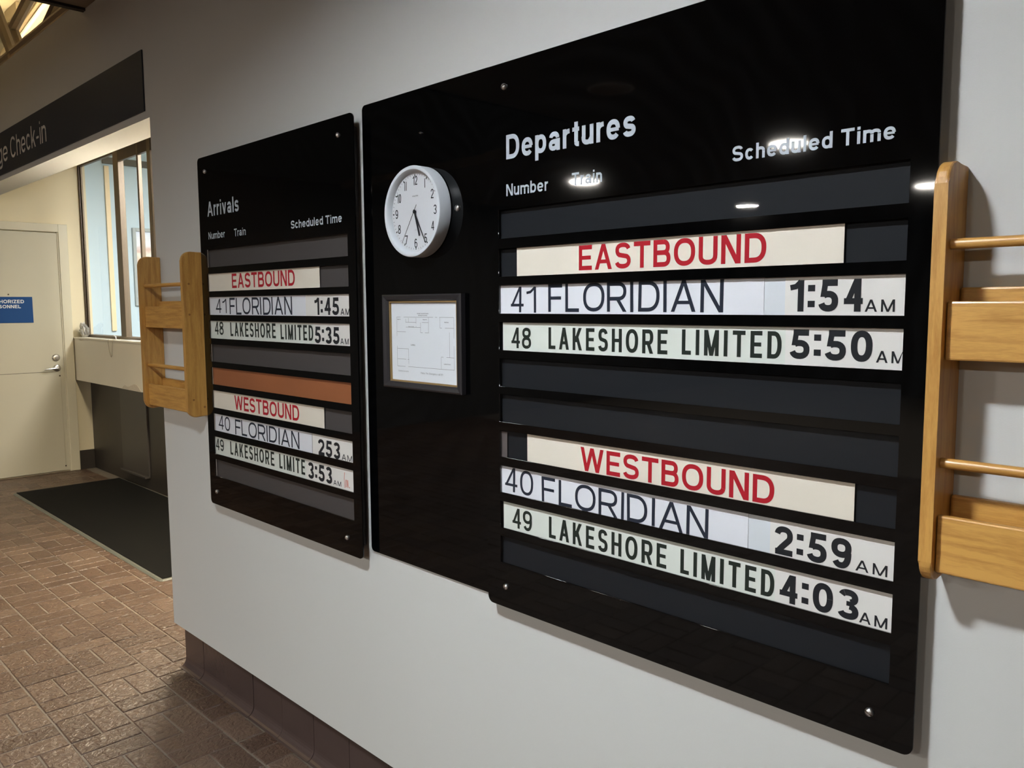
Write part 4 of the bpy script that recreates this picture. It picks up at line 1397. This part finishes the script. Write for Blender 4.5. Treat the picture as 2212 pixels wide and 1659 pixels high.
vv, ff = [], []
lw = 0.00038
for (a_, b_2) in segs:
    p, q = pu_(*a_), pu_(*b_2)
    i0 = len(vv)
    if abs(p[1] - q[1]) < abs(p[0] - q[0]):
        rr4 = [(p[0], p[1] - lw), (q[0], p[1] - lw), (q[0], p[1] + lw), (p[0], p[1] + lw)]
    else:
        rr4 = [(p[0] - lw, q[1]), (p[0] + lw, q[1]), (p[0] + lw, p[1]), (p[0] - lw, p[1])]
    vv += [(x - pf.location.x, -0.0098 - pf.location.y, z - pf.location.z) for x, z in rr4]
    ff.append((i0, i0 + 1, i0 + 2, i0 + 3))
from_py('plan_lines', vv, ff, INK, pf)
def plan_text(s, u0, u1, v1, v0, w=0.17, m=INK):
    a_, b_2 = pu_(u0, v1), pu_(u1, v0)
    lettering(s, a_[0], b_2[0], a_[1], b_2[1], w, m, pf, -0.0098)
plan_text('Amtrak Cleveland Station', 583, 742, 433, 418, .2)
plan_text('Building Evacuation', 600, 725, 457, 443, .2)
plan_text('Lobby', 488, 552, 858, 838, .2)
plan_text('Police, Fire, Emergency call 911', 625, 925, 1232, 1208, .12)
plan_text('Building Evacuation', 303, 452, 1222, 1203, .1)
plan_text('Ladies Room', 940, 1028, 1085, 1070, .18)
plan_text('Men Room', 955, 1008, 545, 530, .18)
plan_text('Ticket Counter', 455, 540, 608, 596, .18)
plan_text('Baggage Area', 298, 345, 512, 500, .18)
plan_text('Manager Office', 664, 720, 512, 500, .18)

# ------------------------------------------------------------------ oak literature racks
def rack(x0, label):
    """wall rack: two rounded uprights, two pockets with a back board, two retaining rods"""
    t = thing('literature_rack', label, 'rack', (x0, 0.0, 1.137), 'oak literature racks')
    W_, th, D_ = 0.440, 0.019, 0.088
    Z0, Z1 = 1.137, 1.766
    def side(xa):
        r = 0.034
        prof = [(-0.001, Z0 + .004)]
        for i in range(7):
            a = R(180 + 90 * (6 - i) / 6)
            prof.append((-D_ + r + r * math.cos(a), Z0 + r + r * math.sin(a)))
        for i in range(7):
            a = R(180 - 90 * i / 6)
            prof.append((-D_ + r + r * math.cos(a), Z1 - r + r * math.sin(a)))
        prof.append((-0.001, Z1 - .001))
        bm = bmesh.new()
        prism_yz(bm, prof, xa, xa + th)
        ed = [e for e in bm.edges if not (e.verts[0].co.y > -0.002 and e.verts[1].co.y > -0.002) and abs(e.verts[0].co.x - e.verts[1].co.x) < 1e-6]
        bmesh.ops.bevel(bm, geom=ed, offset=0.0045, segments=3, affect='EDGES', profile=0.5)
        s_ = hang(from_bm('side_panel', bm, OAK_V), t)
        for p in s_.data.polygons:
            p.use_smooth = False
        return s_
    side(x0)
    right = side(x0 + W_ - th)
    xi0, xi1 = x0 + th, x0 + W_ - th
    for (zf0, zf1, zb1) in ((1.4755, 1.5620, 1.5830), (1.153, 1.2415, 1.2625)):
        hang(box('pocket_front', xi0 + .0005, xi1 - .0005, -0.0725, -0.0600, zf0, zf1, OAK_H, bevel=0.003, seg=2), t)
        hang(box('pocket_floor', xi0 + .0005, xi1 - .0005, -0.0600, -0.0150, zf0 + .002, zf0 + .012, OAK_H), t)
        hang(box('back_board', xi0 + .0005, xi1 - .0005, -0.0150, -0.0010, zf0, zb1, OAK_H, bevel=0.003, seg=2), t)
    for zr in (1.6455, 1.3205):
        bm = bmesh.new()
        tube(bm, [(xi0 + .0003, -0.064, zr), (xi1 - .0003, -0.064, zr)], 0.0079, 14)
        hang(from_bm('rod', bm, OAK_H, None, True), t)
    # wooden plugs on the outer face of the right upright
    for (yy, zz) in ((-0.064, 1.6455), (-0.066, 1.53), (-0.064, 1.205), (-0.022, 1.175)):
        bm = bmesh.new()
        lathe_y(bm, [(0, 0), (0.0042, 0), (0.0042, -0.0006), (0, -0.0006)], 14)
        p_ = from_bm('plug', bm, PLUG)
        p_.rotation_euler = (0, 0, R(90))
        p_.location = (x0 + W_ - 0.0001, yy, zz)
        hang(p_, t)
    return t
rack(-3.484, 'oak literature rack on the wall left of the arrivals board')
rack(-0.4207, 'oak literature rack on the wall right of the departures board')
